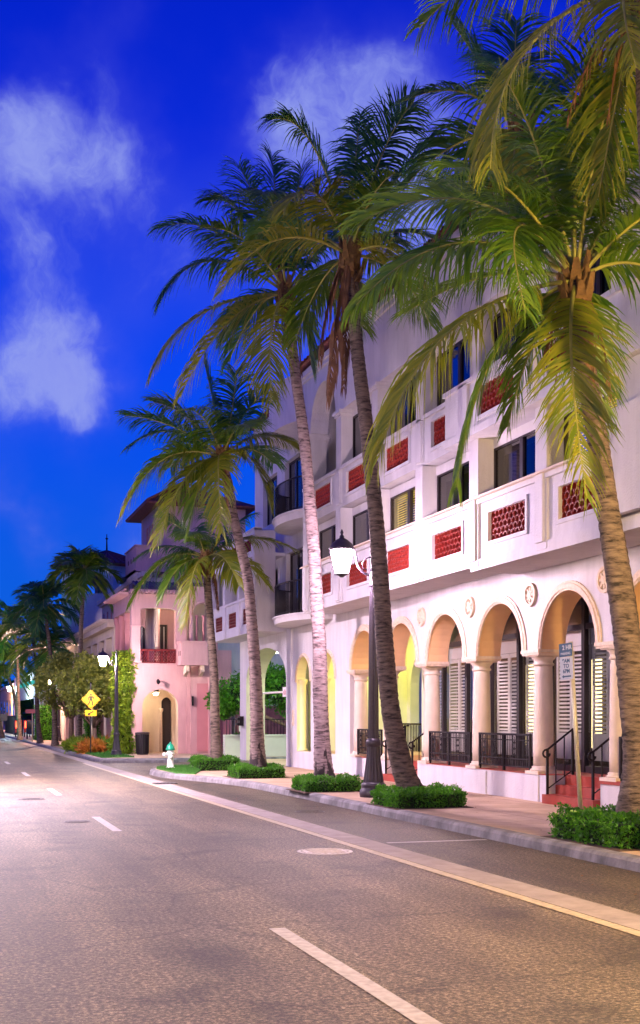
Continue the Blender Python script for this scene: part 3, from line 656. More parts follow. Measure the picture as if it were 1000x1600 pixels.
palm('coconut_palm', (8.18, 31.2, .15), [(0, 0), (-.04, .8), (-.06, 2.0), (-.14, 3.4), (-.26, 4.8), (-.45, 5.7), (-.68, 6.7), (-.9, 7.9)], None,
     'medium palm leaning left, with dark scorch marks on its foot and a full drooping crown', [
     ((-1.2, 1.2, .2), (-2.35, .35, .3), DK), ((-1.6, .6, -.2), (-2.45, -1.5, -.3), OL, dict(g=.25)), ((-.8, 1.3, .3), (-1.75, 1.5, .5), DK), ((-.2, 1.4, .2), (-.5, 2.5, .4), DK), ((.3, 1.4, .3), (.3, 2.3, .5), DK),
     ((.5, 1.3, .1), (1.1, 1.7, .2), DK), ((1.0, 1.0, -.2), (2.0, .0, -.4), OL), ((-.9, .0, -.6), (-1.5, -2.3, -1.0), OL), ((-.1, .2, -1.1), (.1, -2.1, -1.4), OL), ((.8, .5, -.4), (1.2, -1.3, -.6), OL),
     ((-.7, .7, .8), (-1.5, .1, 1.7), DK), ((.6, .7, .8), (1.2, .2, 1.7), DK), ((-.3, 1.0, -.9), (-.7, .7, -2.0), None), ((.4, .9, -.8), (.8, .3, -1.9), None), ((-1.3, .4, -.6), (-2.0, -1.0, -1.1)), ((-.5, -.1, -.4), (-.8, -1.9, -.4), None),
     ((-1.1, .9, -.3), (-2.3, .9, -.6), DK),
     ], .21, .13, seed=6, k=1.06, n=76, leafL=1.0, flare=1.7, W=.023, mtrunk='trunk_scarred')
palm('coconut_palm', (8.03, 35.95, .15), [(.1, 0), (.05, 1.0), (.03, 2.3), (-.05, 3.6), (-.15, 4.9), (-.2, 6.0)], None,
     'shortest near palm, standing in the hedge beside the small lawn', [
     ((-1.2, .6, -.2), (-2.15, -1.4, -.3), None, dict(g=.25)), ((1.0, 1.0, .1), (2.5, .3, .2), OL), ((-.3, .1, -.9), (-.5, -2.0, -1.2), OL), ((-.6, 1.0, .2), (-1.3, 1.2, .4), DK), ((.1, 1.2, .2), (.2, 1.9, .4), DK), ((.6, 1.0, .2), (1.3, 1.3, .3), DK),
     ((-1.0, .7, .2), (-2.0, .1, .4), DK), ((.5, .4, -.6), (1.0, -.9, -1.1), OL), ((-.2, .9, -.8), (-.4, .4, -1.8)), ((.4, .7, .8), (.8, .0, 1.6), DK), ((-.5, .6, .8), (-1.1, -.3, 1.5), DK), ((.9, .4, .3), (1.7, -.7, .5), OL), ((-.8, .1, -.3), (-1.2, -1.2, -.6)),
     ], .18, .12, seed=7, k=1.05, n=70, leafL=.9, flare=1.5, W=.025)
def auto_fronds(seed, L=2.1, n=15):
    r = random.Random(seed); out = []
    for i in range(n):
        az = i*2.4+r.uniform(-.3, .3); el = math.radians(75-115*(i/n)+r.uniform(-8, 8)); c = math.cos(el)
        L_ = L*r.uniform(.85, 1.1); ctrl = (math.cos(az)*c*L_*.55, math.sin(el)*L_*.55+.25, math.sin(az)*c*L_*.55)
        out.append((ctrl, (math.cos(az)*L_*(.35+.6*c), math.sin(el)*L_*.8-L_*.42*(1-.4*math.sin(el)), math.sin(az)*L_*(.35+.6*c))))
    return out
far = 'palms farther down the street'
FP = [  # x, y, height, lean, label, crown length
    (6.75, 60.0, 8.6, .3, 'slim palm rising above the round olive tree, its crown in front of the tower', 1.75, -.3),
    (6.3, 67.0, 7.6, -.6, 'palm left of the tower with its trunk leaning right towards the tree', 2.1, .2),
    (6.1, 74.0, 6.6, -.5, 'broad low palm crown hanging left of the olive tree', 3.0, .6),
    (6.65, 70.5, 5.4, -.3, 'palm with reddish lit trunk beside the far street lamp', 2.3, .1),
    (5.6, 84.0, 7.8, -.4, 'dark palm at the far left behind the broad crown', 3.0, .3),
    (4.9, 92.0, 6.8, -.6, 'palm at the left picture edge lit green from behind', 3.2, .9),
    (6.0, 90.0, 5.2, -1.2, 'palm with whitish curved trunk near the red boxes', 2.6, .5),
    (5.6, 112.0, 8.0, -.3, 'farthest dark palm at the left edge of the view', 3.4, .2)]
for i, (x, y, h, ln, lab, fl, sd) in enumerate(FP):
    palm('coconut_palm', (x, y, .15), [(0, 0), (-sd*.3, h*.3), (ln*.4, h*.65), (ln, h)], None, lab, auto_fronds(40+i, fl, 17), .16, .10, seed=20+i, n=26, leafL=1.0, W=.055, seg=3, mleaf='palm_leaf_dark' if i % 2 else 'palm_leaf', detail=.5, boots=False, group=far)
# ------------------------------------------------------------------ hedges and other plants
hedge((8.5, 13.75, .15), 1.35, 1.7, 0.35, 8840, 'leafy clipped hedge at the foot of the palm on the right edge', 1)
hedge((8.3, 20.4, .15), 1.3, 1.3, 0.29, 7820, 'low clipped hedge between the street lamp and the white wall steps, round the leaning trunk', 2)
hedge((8.1, 25.2, .15), 1.25, 1.2, 0.27, 6120, 'low clipped hedge left of the lamp base, under the pale pink-lit trunk', 3)
hedge((8.1, 31.2, .15), 1.3, 1.3, 0.29, 5440, 'clipped hedge under the scorched palm foot opposite the green lit arch', 4)
hedge((8.05, 35.9, .15), 1.3, 1.3, 0.35, 5440, 'clipped hedge beside the hydrant lawn, fourth palm counted from the lamp', 5)
bpy.data.objects['hedge.004']['label'] = 'clipped hedge behind the little lawn and hydrant'
# topiary tree in the courtyard garden
def topiary():
    t = empty('topiary_tree', (13.2, 48.2, .15), 'dark green clipped tree with slanting trunk in the courtyard garden', 'tree')
    b = MB(); r = random.Random(8)
    for (x, z, rad) in ((-2.2, 2.25, .55), (-1.6, 2.5, .75), (-.9, 2.75, .85), (-.1, 2.8, .9), (.7, 2.8, .9), (1.4, 2.6, .9), (2.1, 2.5, .8), (-1.9, 1.9, .4), (.9, 2.1, .7), (1.7, 1.9, .6), (-.3, 3.1, .6), (1.0, 3.2, .6)):
        leafball(b, r, (x, r.uniform(-.3, .3), z), rad, 900, .16, .05)
    b.build('crown', 'hedge_leaf', t)
    c = MB()
    for (x, z, rad) in ((-1.5, 2.45, .5), (-.6, 2.75, .6), (.5, 2.7, .6), (1.5, 2.5, .55)): c.lathe((x, 0, z), [(.02, -rad), (rad*.7, -rad*.7), (rad, 0), (rad*.7, rad*.7), (.02, rad)], 10)
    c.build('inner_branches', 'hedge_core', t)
    g = MB(); g.tube([(1.6, 0, 0), (1.3, 0, .8), (.4, 0, 1.3), (-.6, 0, 1.7), (-1.4, 0, 2.1)], [.12, .1, .08, .06, .03]); g.tube([(1.3, 0, .8), (1.5, 0, 1.6), (1.4, 0, 2.4)], [.09, .07, .04]); g.build('trunk', 'bark', t)
topiary()
def olive_tree():
    t = empty('olive_tree', (6.95, 55.5, .15), 'round olive-green street tree behind the yellow crossing sign', 'tree')
    r = random.Random(5); b = MB(); g = MB()
    cl = []
    for _ in range(64):
        v = rvec(r); k = r.uniform(.35, 1)**.6
        c = Vector((v.x*1.45*k, v.y*1.45*k, 3.05+v.z*1.35*k)); cl.append(c)
    for c in cl: leafball(b, r, c, r.uniform(.26, .46), 170, .2, .055, .85)
    b.build('crown', 'tree_leaf', t)
    g.tube([(0, 0, 0), (.03, 0, .6), (0, .02, 1.1)], [.12, .1, .09])
    for k, c in enumerate(cl):
        if k % 3 == 0: g.tube([(0, .02, 1.05), (c.x*.35, c.y*.35, 1.6), (c.x*.8, c.y*.8, c.z-.2), tuple(c)], [.06, .045, .02, .008], 5)
    g.build('trunk', 'bark', t)
    t2 = empty('shade_tree', (6.9, 64.5, .15), 'second round leafy tree farther back, left of the olive tree', 'tree')
    b = MB(); g = MB()
    for _ in range(46):
        v = rvec(r); leafball(b, r, (v.x*1.5, v.y*1.5, 3.3+v.z*1.3), r.uniform(.3, .5), 130, .2, .06)
    b.build('crown', 'tree_leaf', t2); g.tube([(0, 0, 0), (0, 0, 1.5), (.1, 0, 3)], [.15, .12, .06])
    for q in range(5): g.tube([(0, 0, 1.4), (.6*math.cos(q*1.3), .6*math.sin(q*1.3), 2.3), (1.1*math.cos(q*1.3), 1.1*math.sin(q*1.3), 3.2)], [.07, .05, .02], 5)
    g.build('trunk', 'bark', t2)
olive_tree()
def bush(loc, label, m, n, rx, ry, rz, L, W, seed, cat='shrub', grp=None, up=.8):
    t = MB(); r = random.Random(seed)
    for _ in range(n):
        a = r.uniform(0, 2*PI); k = math.sqrt(r.random()); p = Vector((math.cos(a)*rx*k, math.sin(a)*ry*k, r.uniform(.02, rz)*(1.05-.5*k)))
        leaf(t, p, Uv*up+rvec(r), rvec(r), L*r.uniform(.6, 1.2), W)
    o = t.build('bush', m); o.location = loc; tag(o, label, cat, grp); return o
for i, (x, y, mm, lab) in enumerate(((5.95+.5, 52.9, 'flower_leaf', 'orange and red leaved bush left of the crossing sign post'), (6.75, 54.3, 'flower_leaf', 'orange leaved bush behind the crossing sign post'), (7.2, 54.8, 'hedge_leaf', 'green bush between the crossing sign and the second street lamp'),
                                    (6.3, 57.5, 'ivy_leaf', 'yellow-green bush under the left side of the olive tree'), (7.5, 56.4, 'flower_leaf', 'red and orange bush nearest the pink building corner'), (6.35, 54.0, 'ivy_leaf', 'low yellow-green bush at the verge end'))):
    bush((x, y, .15), lab, mm, 700, .5, .6, .55, .34, .035, 50+i, grp='bushes in the planted verge')
# creeper covered pillar at the pink building's corner
def creeper(x, y, w, d, h, label, m, n, seed, bulge=.12):
    t = empty('creeper', (x, y, .15), label, 'climbing plant', None); r = random.Random(seed)
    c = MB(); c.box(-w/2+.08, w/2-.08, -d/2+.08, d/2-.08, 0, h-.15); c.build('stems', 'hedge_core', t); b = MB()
    for _ in range(n):
        z = r.uniform(0, h); s_ = r.random()
        wob = bulge*math.sin(z*2.1+seed)+bulge*.6*math.sin(z*5.3)
        W2 = w/2+wob*.6; D2 = d/2+wob*.3
        if s_ < .45: p = Vector((r.uniform(-W2, W2), -D2, z))
        elif s_ < .8: p = Vector((-W2, r.uniform(-D2, D2), z))
        elif s_ < .92: p = Vector((W2, r.uniform(-D2, D2), z))
        else: p = Vector((r.uniform(-W2, W2), r.uniform(-D2, D2), h))
        p += rvec(r)*.08
        leaf(b, p, Vector((p.x*.6, -1+r.uniform(-.3, .3), -.5))*.6+rvec(r)*.8, rvec(r), r.uniform(.10, .2), r.uniform(.03, .06))
    b.build('leaves', m, t); return t
creeper(7.75, 52.3, .68, .6, 4.25, 'bright yellow-green creeper covering the pillar at the pink building corner', 'ivy_leaf', 5200, 1)
creeper(7.7, 62.5, .7, .7, 4.4, 'dark creeper on a pillar behind the second street lamp', 'hedge_leaf', 2600, 2)
creeper(7.35, 84.0, 1.3, 1.5, 2.3, 'bright green lit hedge block far down the street', 'hedge_leaf', 2600, 3, .03)
bpy.data.objects['creeper.002'].name = 'tall_hedge'; bpy.data.objects['tall_hedge']['category'] = 'hedge'
#PART2
# ------------------------------------------------------------------ white arcade building
BLD = empty('arcade_building', (10.85, 20, 0), 'long white stucco building with a ground floor arcade, red tile panels and round balconies', 'building')
bpy.context.view_layer.update()
def B(mb, name, m, parent=BLD):     # parts are modelled in world metres, then hung on the thing's base
    if isinstance(mb, Ins): return [B(q, name, m, parent) for q in mb.m.values()]
    o = mb.build(name, m)
    o.parent = parent
    base = Vector((0, 0, 0)); q = parent
    while q is not None: base += q.location; q = q.parent
    o.location = -base
    return o
XA, XB = 10.85, 11.35
wall = MB(); ins = Ins(); insg = Ins(); insy = Ins()
ARC = [8.6, 11.35, 14.1, 16.85, 19.6, 22.35, 25.1, 27.78, 30.45]
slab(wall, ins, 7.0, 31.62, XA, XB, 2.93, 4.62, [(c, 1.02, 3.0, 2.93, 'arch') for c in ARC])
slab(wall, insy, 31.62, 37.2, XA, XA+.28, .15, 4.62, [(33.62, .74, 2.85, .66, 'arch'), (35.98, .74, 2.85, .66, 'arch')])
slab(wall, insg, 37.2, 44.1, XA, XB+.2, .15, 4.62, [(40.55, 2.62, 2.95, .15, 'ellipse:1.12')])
wall.box(XA, XB, 7.0, 18.5, .15, .655); wall.box(XA, XB, 20.36, 26.75, .15, .655); wall.box(XA, XB, 28.8, 31.62, .15, .655)
wall.box(XA-.03, XA-.002, 22.98, 23.9, .15, .62); wall.box(XA-.03, XA-.002, 20.7, 21.3, .15, .62)
wall.box(XA-.05, XA-.002, 37.2, 37.72, .15, 4.5)
B(wall, 'wall', 'stucco_white'); B(ins, 'arch_soffit', 'stucco_peach_lamplit'); B(insy, 'arch_soffit', 'stucco_yellow'); B(insg, 'arch_soffit', 'stucco_green')
for c in ARC:
    g = MB(); arch_ring(g, c, 3.0, 1.0, 1.17, XA-.06, XA-.001); B(g, 'arch_trim', 'stone_trim')
for c in (33.62, 35.98):
    g = MB(); arch_ring(g, c, 2.85, .72, .83, XA-.05, XA-.001, leg=.05); B(g, 'arch_trim', 'stone_trim')
# columns, imposts
COLY = [7.2, 9.97, 12.72, 15.47, 18.22, 20.97, 23.72, 26.43, 29.1, 31.38]
base_c = None
for i, y in enumerate(COLY):
    if base_c is None:
        g = MB(); g.lathe((0, 0, 0), [(.19, .12), (.195, .5), (.188, 1.2), (.175, 1.9), (.165, 2.1)], 28); sh = g.build('column', 'stucco_cream'); sh.parent = BLD
        g = MB(); g.box(-.26, .26, -.26, .26, 0, .06); g.lathe((0, 0, 0), [(.25, .06), (.25, .09), (.21, .11), (.225, .13), (.2, .15)], 28); b_ = g.build('column_base', 'stucco_cream', sh)
        g = MB(); g.lathe((0, 0, 0), [(.17, 2.04), (.2, 2.06), (.2, 2.09), (.175, 2.11), (.18, 2.15), (.23, 2.2), (.235, 2.22)], 28); g.box(-.25, .25, -.25, .25, 2.22, 2.275); c_ = g.build('capital', 'stucco_cream', sh)
        base_c = sh; o = sh
    else: o = copy_tree(base_c, BLD)
    o.location = (11.08-10.85, y-20, .655)
for y in COLY[1:]:
    g = MB(); g.box(XA-.07, XB+.02, y-.36, y+.36, 2.94, 3.0); g.box(XA-.05, XB+.01, y-.34, y+.34, 2.90, 2.939); B(g, 'impost', 'stone_trim')
# medallions
g = MB(); n = 28
def ringx(mb, R0, R1, x0, x1, n=28):
    for k in range(n):
        a, b = 2*PI*k/n, 2*PI*(k+1)/n
        for (r0, xx0, r1, xx1) in ((R1, x0, R1, x1), (R1, x1, R0, x1), (R0, x1, R0, x0)):
            mb.quad((xx0, r0*math.cos(a), r0*math.sin(a)), (xx0, r0*math.cos(b), r0*math.sin(b)), (xx1, r1*math.cos(b), r1*math.sin(b)), (xx1, r1*math.cos(a), r1*math.sin(a)))
ringx(g, .17, .225, 0, -.06); ringx(g, .0, .18, 0, -.02)
for k in range(8):
    a = 2*PI*k/8; g.obox((-.03, .1*math.cos(a), .1*math.sin(a)), (.02, 0, 0), (0, .055*math.cos(a), .055*math.sin(a)), (0, -.022*math.sin(a), .022*math.cos(a)))
ringx(g, 0, .045, -.0, -.06, 12)
med0 = g.build('medallion', 'stone_trim'); med0.parent = BLD; med0.location = (-.002, 21.0-20, 4.05)
for y in (9.97, 12.72, 15.47, 18.3, 23.75, 26.45, 29.1):
    o = copy_tree(med0, BLD); o.location = (-.002, y-20, 4.05)
for y in (34.42, 36.78):
    g = MB(); g.lathe((XA+.2, y, 0), [(.16, .66), (.16, .72), (.12, .76), (.115, 2.7), (.13, 2.75), (.17, 2.84), (.17, 2.899)], 18); B(g, 'column', 'stucco_yellow')
# light added on the back of the passage to brighten the garden wall
g = MB(); g.box(12.0, 13.2, 44.12, 44.2, 4.1, 4.2); B(g, 'garden_fill_light', 'fill_garden')
# small plaque on the pier
g = MB(); g.box(XA-.03, XA-.001, 37.0, 37.14, 1.45, 1.95)
for k in range(4): g.box(XA-.045, XA-.03, 37.02, 37.12, 1.48+k*.12, 1.56+k*.12)
B(g, 'plaque', 'stone_trim')
# walkway floor and ceiling
g = MB(); g.box(10.83, 10.849, 7.0, 18.5, .60, .66); g.box(10.84, 12.1, 7.0, 18.5, .656, .668); g.box(11.36, 12.1, 18.5, 20.36, .3, .668); g.box(10.84, 12.1, 20.36, 26.75, .656, .668); g.box(11.36, 12.1, 26.75, 28.8, .3, .668); g.box(10.84, 15, 28.8, 31.62, .656, .668)
B(g, 'floor', 'floor_red')
g = MB(); g.box(11.36, 15, 7.0, 44, 4.40, 4.5); B(g, 'ceiling', 'stucco_cream')
def steps(ya, yb):
    g = MB(); g.box(10.72, 11.36, ya, yb, .15, .315); g.box(11.0, 11.36, ya, yb, .315, .485); g.box(11.2, 11.37, ya, yb, .485, .6685)
    s = B(g, 'steps', 'floor_red'); return s
steps(18.51, 20.35); steps(26.76, 28.79)
def handrail(y):
    g = MB(); x0, x1 = 10.78, 11.30; z0, z1 = .315, .67; H_ = .82
    g.box(x0-.02, x0+.02, y-.02, y+.02, z0, z0+H_); g.box(x1-.02, x1+.02, y-.02, y+.02, z1-.05, z1+H_)
    curl = [(x0-.02-.07*math.sin(a), y, z0+H_-.07+.07*math.cos(a)) for a in [k*PI/6 for k in range(9, -1, -1)]]
    g.tube(curl+[(x0+.02, y, z0+H_+.015), (x1, y, z1+H_+.02), (x1+.08, y, z1+H_+.02)], .02, 6)
    for k in (1, 2):
        x = x0+(x1-x0)*k/3; zb = z0+(z1-z0)*k/3; g.box(x-.009, x+.009, y-.009, y+.009, zb+.1, zb+H_)
    g.tube([(x0, y, z0+.1), (x1, y, z1+.08)], .012, 6)
    B(g, 'handrail', 'iron_dark')
handrail(20.25); handrail(18.62); handrail(28.66); handrail(26.9)
def railing(ya, yb, x=10.93):
    g = MB(); z0, z1 = .70, 1.40
    g.box(x-.025, x+.025, ya, yb, z1-.03, z1+.01); g.box(x-.012, x+.012, ya, yb, z0+.05, z0+.08); g.box(x-.012, x+.012, ya, yb, z0+.20, z0+.225); g.box(x-.012, x+.012, ya, yb, z1-.13, z1-.11)
    for y in (ya+.02, (ya+yb)/2, yb-.02): g.box(x-.022, x+.022, y-.022, y+.022, .668, z1)
    n = int((yb-ya)/.075)
    for k in range(1, n):
        y = ya+(yb-ya)*k/n; ph = k % 6
        if ph in (2, 4): g.box(x-.007, x+.007, y-.02, y+.02, z0+.08, z1-.03)
        elif ph == 3:    # pierced ornament column
            for q in range(3):
                zc = z0+.29+q*.12; g.obox((x, y, zc), (.006, 0, 0), (0, .016, .02), (0, -.016, .02))
            g.box(x-.006, x+.006, y-.004, y+.004, z0+.08, z1-.05)
        else: g.box(x-.007, x+.007, y-.007, y+.007, z0+.05, z1-.03)
    B(g, 'railing', 'iron_dark')
for a, b in ((21.2, 23.5), (23.95, 26.2), (29.35, 31.2), (15.7, 18.0), (12.95, 15.2), (10.2, 12.5)): railing(a, b)
# glazed shopfront behind the arcade: mullions, transoms, glass, shutters
XG = 11.98
def shopbay(ya, yb, door=False, lit=.0, blinds=True):
    f = MB(); w = .11
    f.box(XG-.05, XG+.05, ya-w/2, ya+w/2, .668, 4.4)
    ym = (ya+yb)/2+.02; f.box(XG-.05, XG+.05, ym-w/2, ym+w/2, .668, 4.4)
    f.box(XG-.04, XG+.04, ya+w/2, yb-w/2, 3.42, 3.53); f.box(XG-.04, XG+.04, ya+w/2, yb-w/2, .668, .80)
    wi = B(f, 'window', 'frame_dark')
    g = MB(); g.quad((XG, ya, 4.35), (XG, yb, 4.35), (XG, yb, .7), (XG, ya, .7)); B(g, 'glass', 'glass_clear', wi)
    g = MB(); g.box(XG+.12, XG+.15, ya, yb, 3.45, 4.4); B(g, 'top_panel', 'bronze_sheet', wi)
    for (p, q) in ((ya+w/2+.03, ym-w/2-.03), (ym+w/2+.03, yb-w/2-.03)):
        if not blinds: continue
        mid = (p+q)/2
        for (a, b) in ((p, mid-.01), (mid+.01, q)):
            s = MB(); x0, x1 = XG+.09, XG+.125
            s.box(x0, x1, a, a+.055, .9, 3.12); s.box(x0, x1, b-.055, b, .9, 3.12); s.box(x0, x1, a+.055, b-.055, 3.03, 3.12); s.box(x0, x1, a+.055, b-.055, .9, 1.42)
            k = 1.46
            while k < 3.01:
                s.obox((XG+.108, (a+b)/2, k), (.026, 0, .018), (0, (b-a)/2-.055, 0), (-.003, 0, .004)); k += .078
            B(s, 'shutter', 'shutter_white', wi)
    s = MB(); s.box(XG+.09, XG+.12, ya+w/2, yb-w/2, 3.13, 3.44); B(s, 'valance', 'shutter_white', wi)
    return wi
yy = 7.25
BAYS = [(8.6-1.37, 8.6+1.38)]
for c in ARC[:-1]: shopbay(c-1.36, c+1.36, blinds=True)
g = MB(); g.box(12.9, 13.0, 7.0, 29.1, .66, 4.4); B(g, 'inner_wall', 'interior_dark')
g = MB(); g.box(12.0, 15.0, 29.12, 29.3, .66, 4.4); B(g, 'inner_wall', 'stucco_green')
for y in (10.2, 16.2, 18.9, 22.0, 24.9, 27.6):
    g = MB(); g.box(12.80, 12.85, y-.16, y+.16, 1.1, 2.9); B(g, 'lit_doorway', 'tube_inside')
# passage behind the last arches
g = MB(); g2 = Ins(); slab(g, g2, 29.3, 44.0, 14.6, 14.9, .15, 4.4, [(31.5, .8, 2.5, .66, 'arch'), (35.2, 1.4, 2.6, 1.1, 'arch'), (41, 2.4, 2.8, .9, 'arch')]); B(g, 'inner_wall', 'lime_wall'); B(g2, 'arch_soffit', 'stucco_green')
g = MB(); g.box(11.36, 14.6, 36.9, 37.1, .15, 4.4); B(g, 'inner_wall', 'stucco_green')
g = MB(); g.box(10.86, 14.6, 37.1, 44.1, .151, .16); g.box(11.14, 14.6, 31.62, 36.9, .15, .66); B(g, 'floor', 'paving')
g = MB()
for k in range(40): g.box(14.3, 14.32, 31.7+k*.13, 31.72+k*.13, .66, 1.5)
g.box(14.28, 14.34, 31.6, 36.9, 1.48, 1.53); B(g, 'railing', 'iron_dark')
g = MB(); g.box(13.7, 14.59, 30.2, 32.4, 3.0, 3.06)
for k in range(9): g.obox((13.9, 30.3+k*.25, 2.82), (.01, 0, 0), (0, .12, 0), (0, 0, .2-(.05 if k % 2 else 0)))
B(g, 'awning', 'hydrant_green')
for (x, y, m) in ((13.2, 33.6, 'tube_yellow'), (13.2, 35.9, 'tube_yellow'), (13.0, 39.4, 'tube_green'), (13.0, 42.2, 'tube_green'), (12.2, 43.7, 'tube_green'), (12.6, 31.0, 'tube_warm')):
    g = MB(); g.lathe((x, y, 0), [(.17, 4.30), (.17, 4.35), (.2, 4.398)], 16); B(g, 'ceiling_light', m)
# ---- upper storeys of the main wing
PIER = [16.0, 18.65, 21.35, 24.1, 26.85, 29.5, 32.35]
up = MB(); upi = Ins()
XF = 9.85
BC = [(a+b)/2 for a, b in zip(PIER, PIER[1:])]
def parapet(y0, y1, z0, z1, x, centres, zc0, zc1, hw=.74):
    slab(up, upi, y0, y1, x, x+.16, z0, z1, [(c, hw, zc1, zc0, 'rect') for c in centres])
    up.box(x-.06, x+.24, y0, y1, z1+.001, z1+.085)
parapet(7.0, 21.5, 4.50, 5.74, XF, [8.1, 10.8, 14.6-1, BC[0], BC[1]], 4.98, 5.52)
parapet(21.5, 32.6, 4.60, 5.74, XF+.02, BC[2:], 4.96, 5.48)
up.box(XF+.161, XA-.001, 7.0, 21.5, 4.50, 4.58); up.box(XF+.181, XA-.001, 21.5, 32.6, 4.60, 4.66); up.box(XF-.035, XF-.001, 7, 21.5, 4.50, 4.70)
# raised frames round the panels and vertical strips beside the piers
def frame_round(c, z0, z1, x, hw=.74, w=.07, d=.035):
    up.box(x-d, x-.001, c-hw-w, c-hw, z0-w, z1+w); up.box(x-d, x-.001, c+hw, c+hw+w, z0-w, z1+w); up.box(x-d, x-.001, c-hw, c+hw, z1, z1+w); up.box(x-d, x-.001, c-hw, c+hw, z0-w, z0)
for c in BC[:2]: frame_round(c, 4.98, 5.52, XF)
for c in BC[2:]: frame_round(c, 4.96, 5.48, XF+.02)
# third storey parapet: projecting part on the right
parapet(7.0, 22.3, 6.98, 7.98, XF-.22, [8.1, 10.8, 13.6, BC[0], BC[1]], 7.28, 7.84)
parapet(22.3, 32.6, 7.02, 7.95, XF, BC[2:], 7.28, 7.82)
for c in BC[:2]: frame_round(c, 7.28, 7.84, XF-.22)
for c in BC[2:]: frame_round(c, 7.28, 7.82, XF)
up.box(XF-.22+.161, 10.5, 7.0, 22.3, 6.98, 7.08); up.box(XF+.161, 10.5, 22.3, 32.6, 7.02, 7.1)
up.box(XF-.26, XF-.221, 7.0, 22.3, 6.98, 7.13)
for y in PIER[1:]:
    w = .2
    up.box(XF-.045, XF+.5, y-w, y+w, 4.64 if y > 21.6 else 4.56, 7.0); up.box(XF-.03, XF+.5, y-w, y+w, 7.1, 9.32)
    up.box(XF-.07, XF+.54, y-w-.04, y+w+.04, 9.321, 9.38); up.box(XF-.11, XF+.58, y-w-.08, y+w+.08, 9.381, 9.46)
    up.box(XF-.09, XF-.046, y-.14, y+.14, 4.68, 5.86)
    up.box(XF-.28, XF-.221, y-w, y+w, 7.0, 8.02) if y < 22 else up.box(XF-.06, XF-.031, y-.14, y+.14, 7.1, 8.0)
# big pier at the right
up.box(9.72, 10.6, 12.0, 16.1, 5.83, 6.97); up.box(9.62, 10.6, 12.0, 16.1, 8.07, 11.2); up.box(9.60, 9.719, 12.0, 16.3, 4.72, 6.30)
# spandrels above the windows (second and third storeys)
up.box(10.12, 10.6, 16.1, 32.6, 6.80, 6.99)
slab(up, upi, 16.1, 32.6, XF, XF+.5, 9.465, 11.2, [(30.92, 1.08, 9.5, 9.465, 'arch')])
for c in BC[:5]: up.box(10.12, 10.6, c-1.17, c+1.17, 9.3, 9.4649)
up.box(XF-.06, XF-.001, 16.1, 32.7, 10.95, 11.05); up.box(XF-.12, XF-.001, 16.1, 32.75, 11.05, 11.2)
up.box(XF+.02, 15, 32.601, 32.8, 4.62, 11.3)
B(up, 'upper_wall', 'stucco_white'); B(upi, 'panel_reveal', 'stucco_white')
# lower sill course on the street-side caps
g = MB(); g.box(9.70, 10.1, 7, 21.48, 5.826, 5.86); g.box(9.72, 10.1, 21.52, 32.62, 5.826, 5.86); B(g, 'sill', 'stucco_cream')
# scale-tile panels
def tile_panel_meshes(L_, H_):
    bk = MB(); bk.box(.06, .08, -L_/2, L_/2, 0, H_)
    t = MB(); pw = .17; nr = max(2, round(H_/.108)); ph = H_/nr; nc = round(L_/pw); pw = L_/nc
    for r_ in range(nr):
        for c in range(nc+ (1 if r_ % 2 else 0)):
            yc = -L_/2+(c+(.5 if r_ % 2 == 0 else 0))*pw
            zc = r_*ph
            pts = []
            for k in range(7):
                a = PI*k/6; yq = max(-L_/2, min(L_/2, yc+math.cos(a)*pw*.5)); pts.append((.02, yq, zc+math.sin(a)*ph*.95+.005))
            for k in range(6):
                a_, b_ = pts[k], pts[k+1]; dz = .02
                t.add([(0.0, a_[1], a_[2]), (0.0, b_[1], b_[2]), (0.0, b_[1], b_[2]+dz), (0.0, a_[1], a_[2]+dz), (.06, a_[1], a_[2]), (.06, b_[1], b_[2]), (.06, b_[1], b_[2]+dz), (.06, a_[1], a_[2]+dz)],
                      [(0, 1, 2, 3), (0, 4, 5, 1), (3, 2, 6, 7)])
    return t, bk
tp, bk = tile_panel_meshes(1.46, .54)
tp0 = tp.build('tile_panel', 'tile_edge'); tp0.parent = BLD; b0 = bk.build('panel_back', 'tile_red', tp0)
first = True
PAN = [(BC[0], 4.98, XF), (BC[1], 4.98, XF)]+[(c, 4.96, XF+.02) for c in BC[2:]]+[(BC[0], 7.28, XF-.22), (BC[1], 7.28, XF-.22)]+[(c, 7.28, XF) for c in BC[2:]]
for (c, z, x) in PAN:
    o = tp0 if first else copy_tree(tp0, BLD); first = False
    o.location = (x+.03-10.85, c-20, z)
# windows behind the piers
def upper_window(c, z0, z1, style, x=10.16, hw=1.16):
    f = MB(); w = .055
    f.box(x-.03, x+.05, c-hw, c-hw+w, z0, z1); f.box(x-.03, x+.05, c+hw-w, c+hw, z0, z1); f.box(x-.03, x+.05, c-hw+w, c+hw-w, z1-w, z1); f.box(x-.03, x+.05, c-hw+w, c+hw-w, z0, z0+w)
    f.box(x-.04, x+.05, c-.06, c+.06, z0+w, z1-w)
    wi = B(f, 'window', 'frame_dark')
    g = MB(); g.quad((x, c-hw+.02, z1), (x, c+hw-.02, z1), (x, c+hw-.02, z0), (x, c-hw+.02, z0)); B(g, 'glass', 'glass_clear' if style != 'dark' else 'glass_tint', wi)
    if style == 'lit':
        s = MB(); k = z0+.06
        while k < z1-.05: s.obox((x+.13, c, k), (.022, 0, .012), (0, hw-.08, 0), (-.002, 0, .004)); k += .055
        B(s, 'blind', 'blind_lit', wi)
    g = MB(); g.box(x+.45, x+.5, c-hw, c+hw, z0-.1, z1+.1); B(g, 'room', 'interior_dark', wi)
for i, c in enumerate(BC): upper_window(c, 5.87, 6.82, 'lit' if i in (0, 3) else 'dark')
for i, c in enumerate(BC[:5]): upper_window(c, 8.0, 9.31, 'dark')
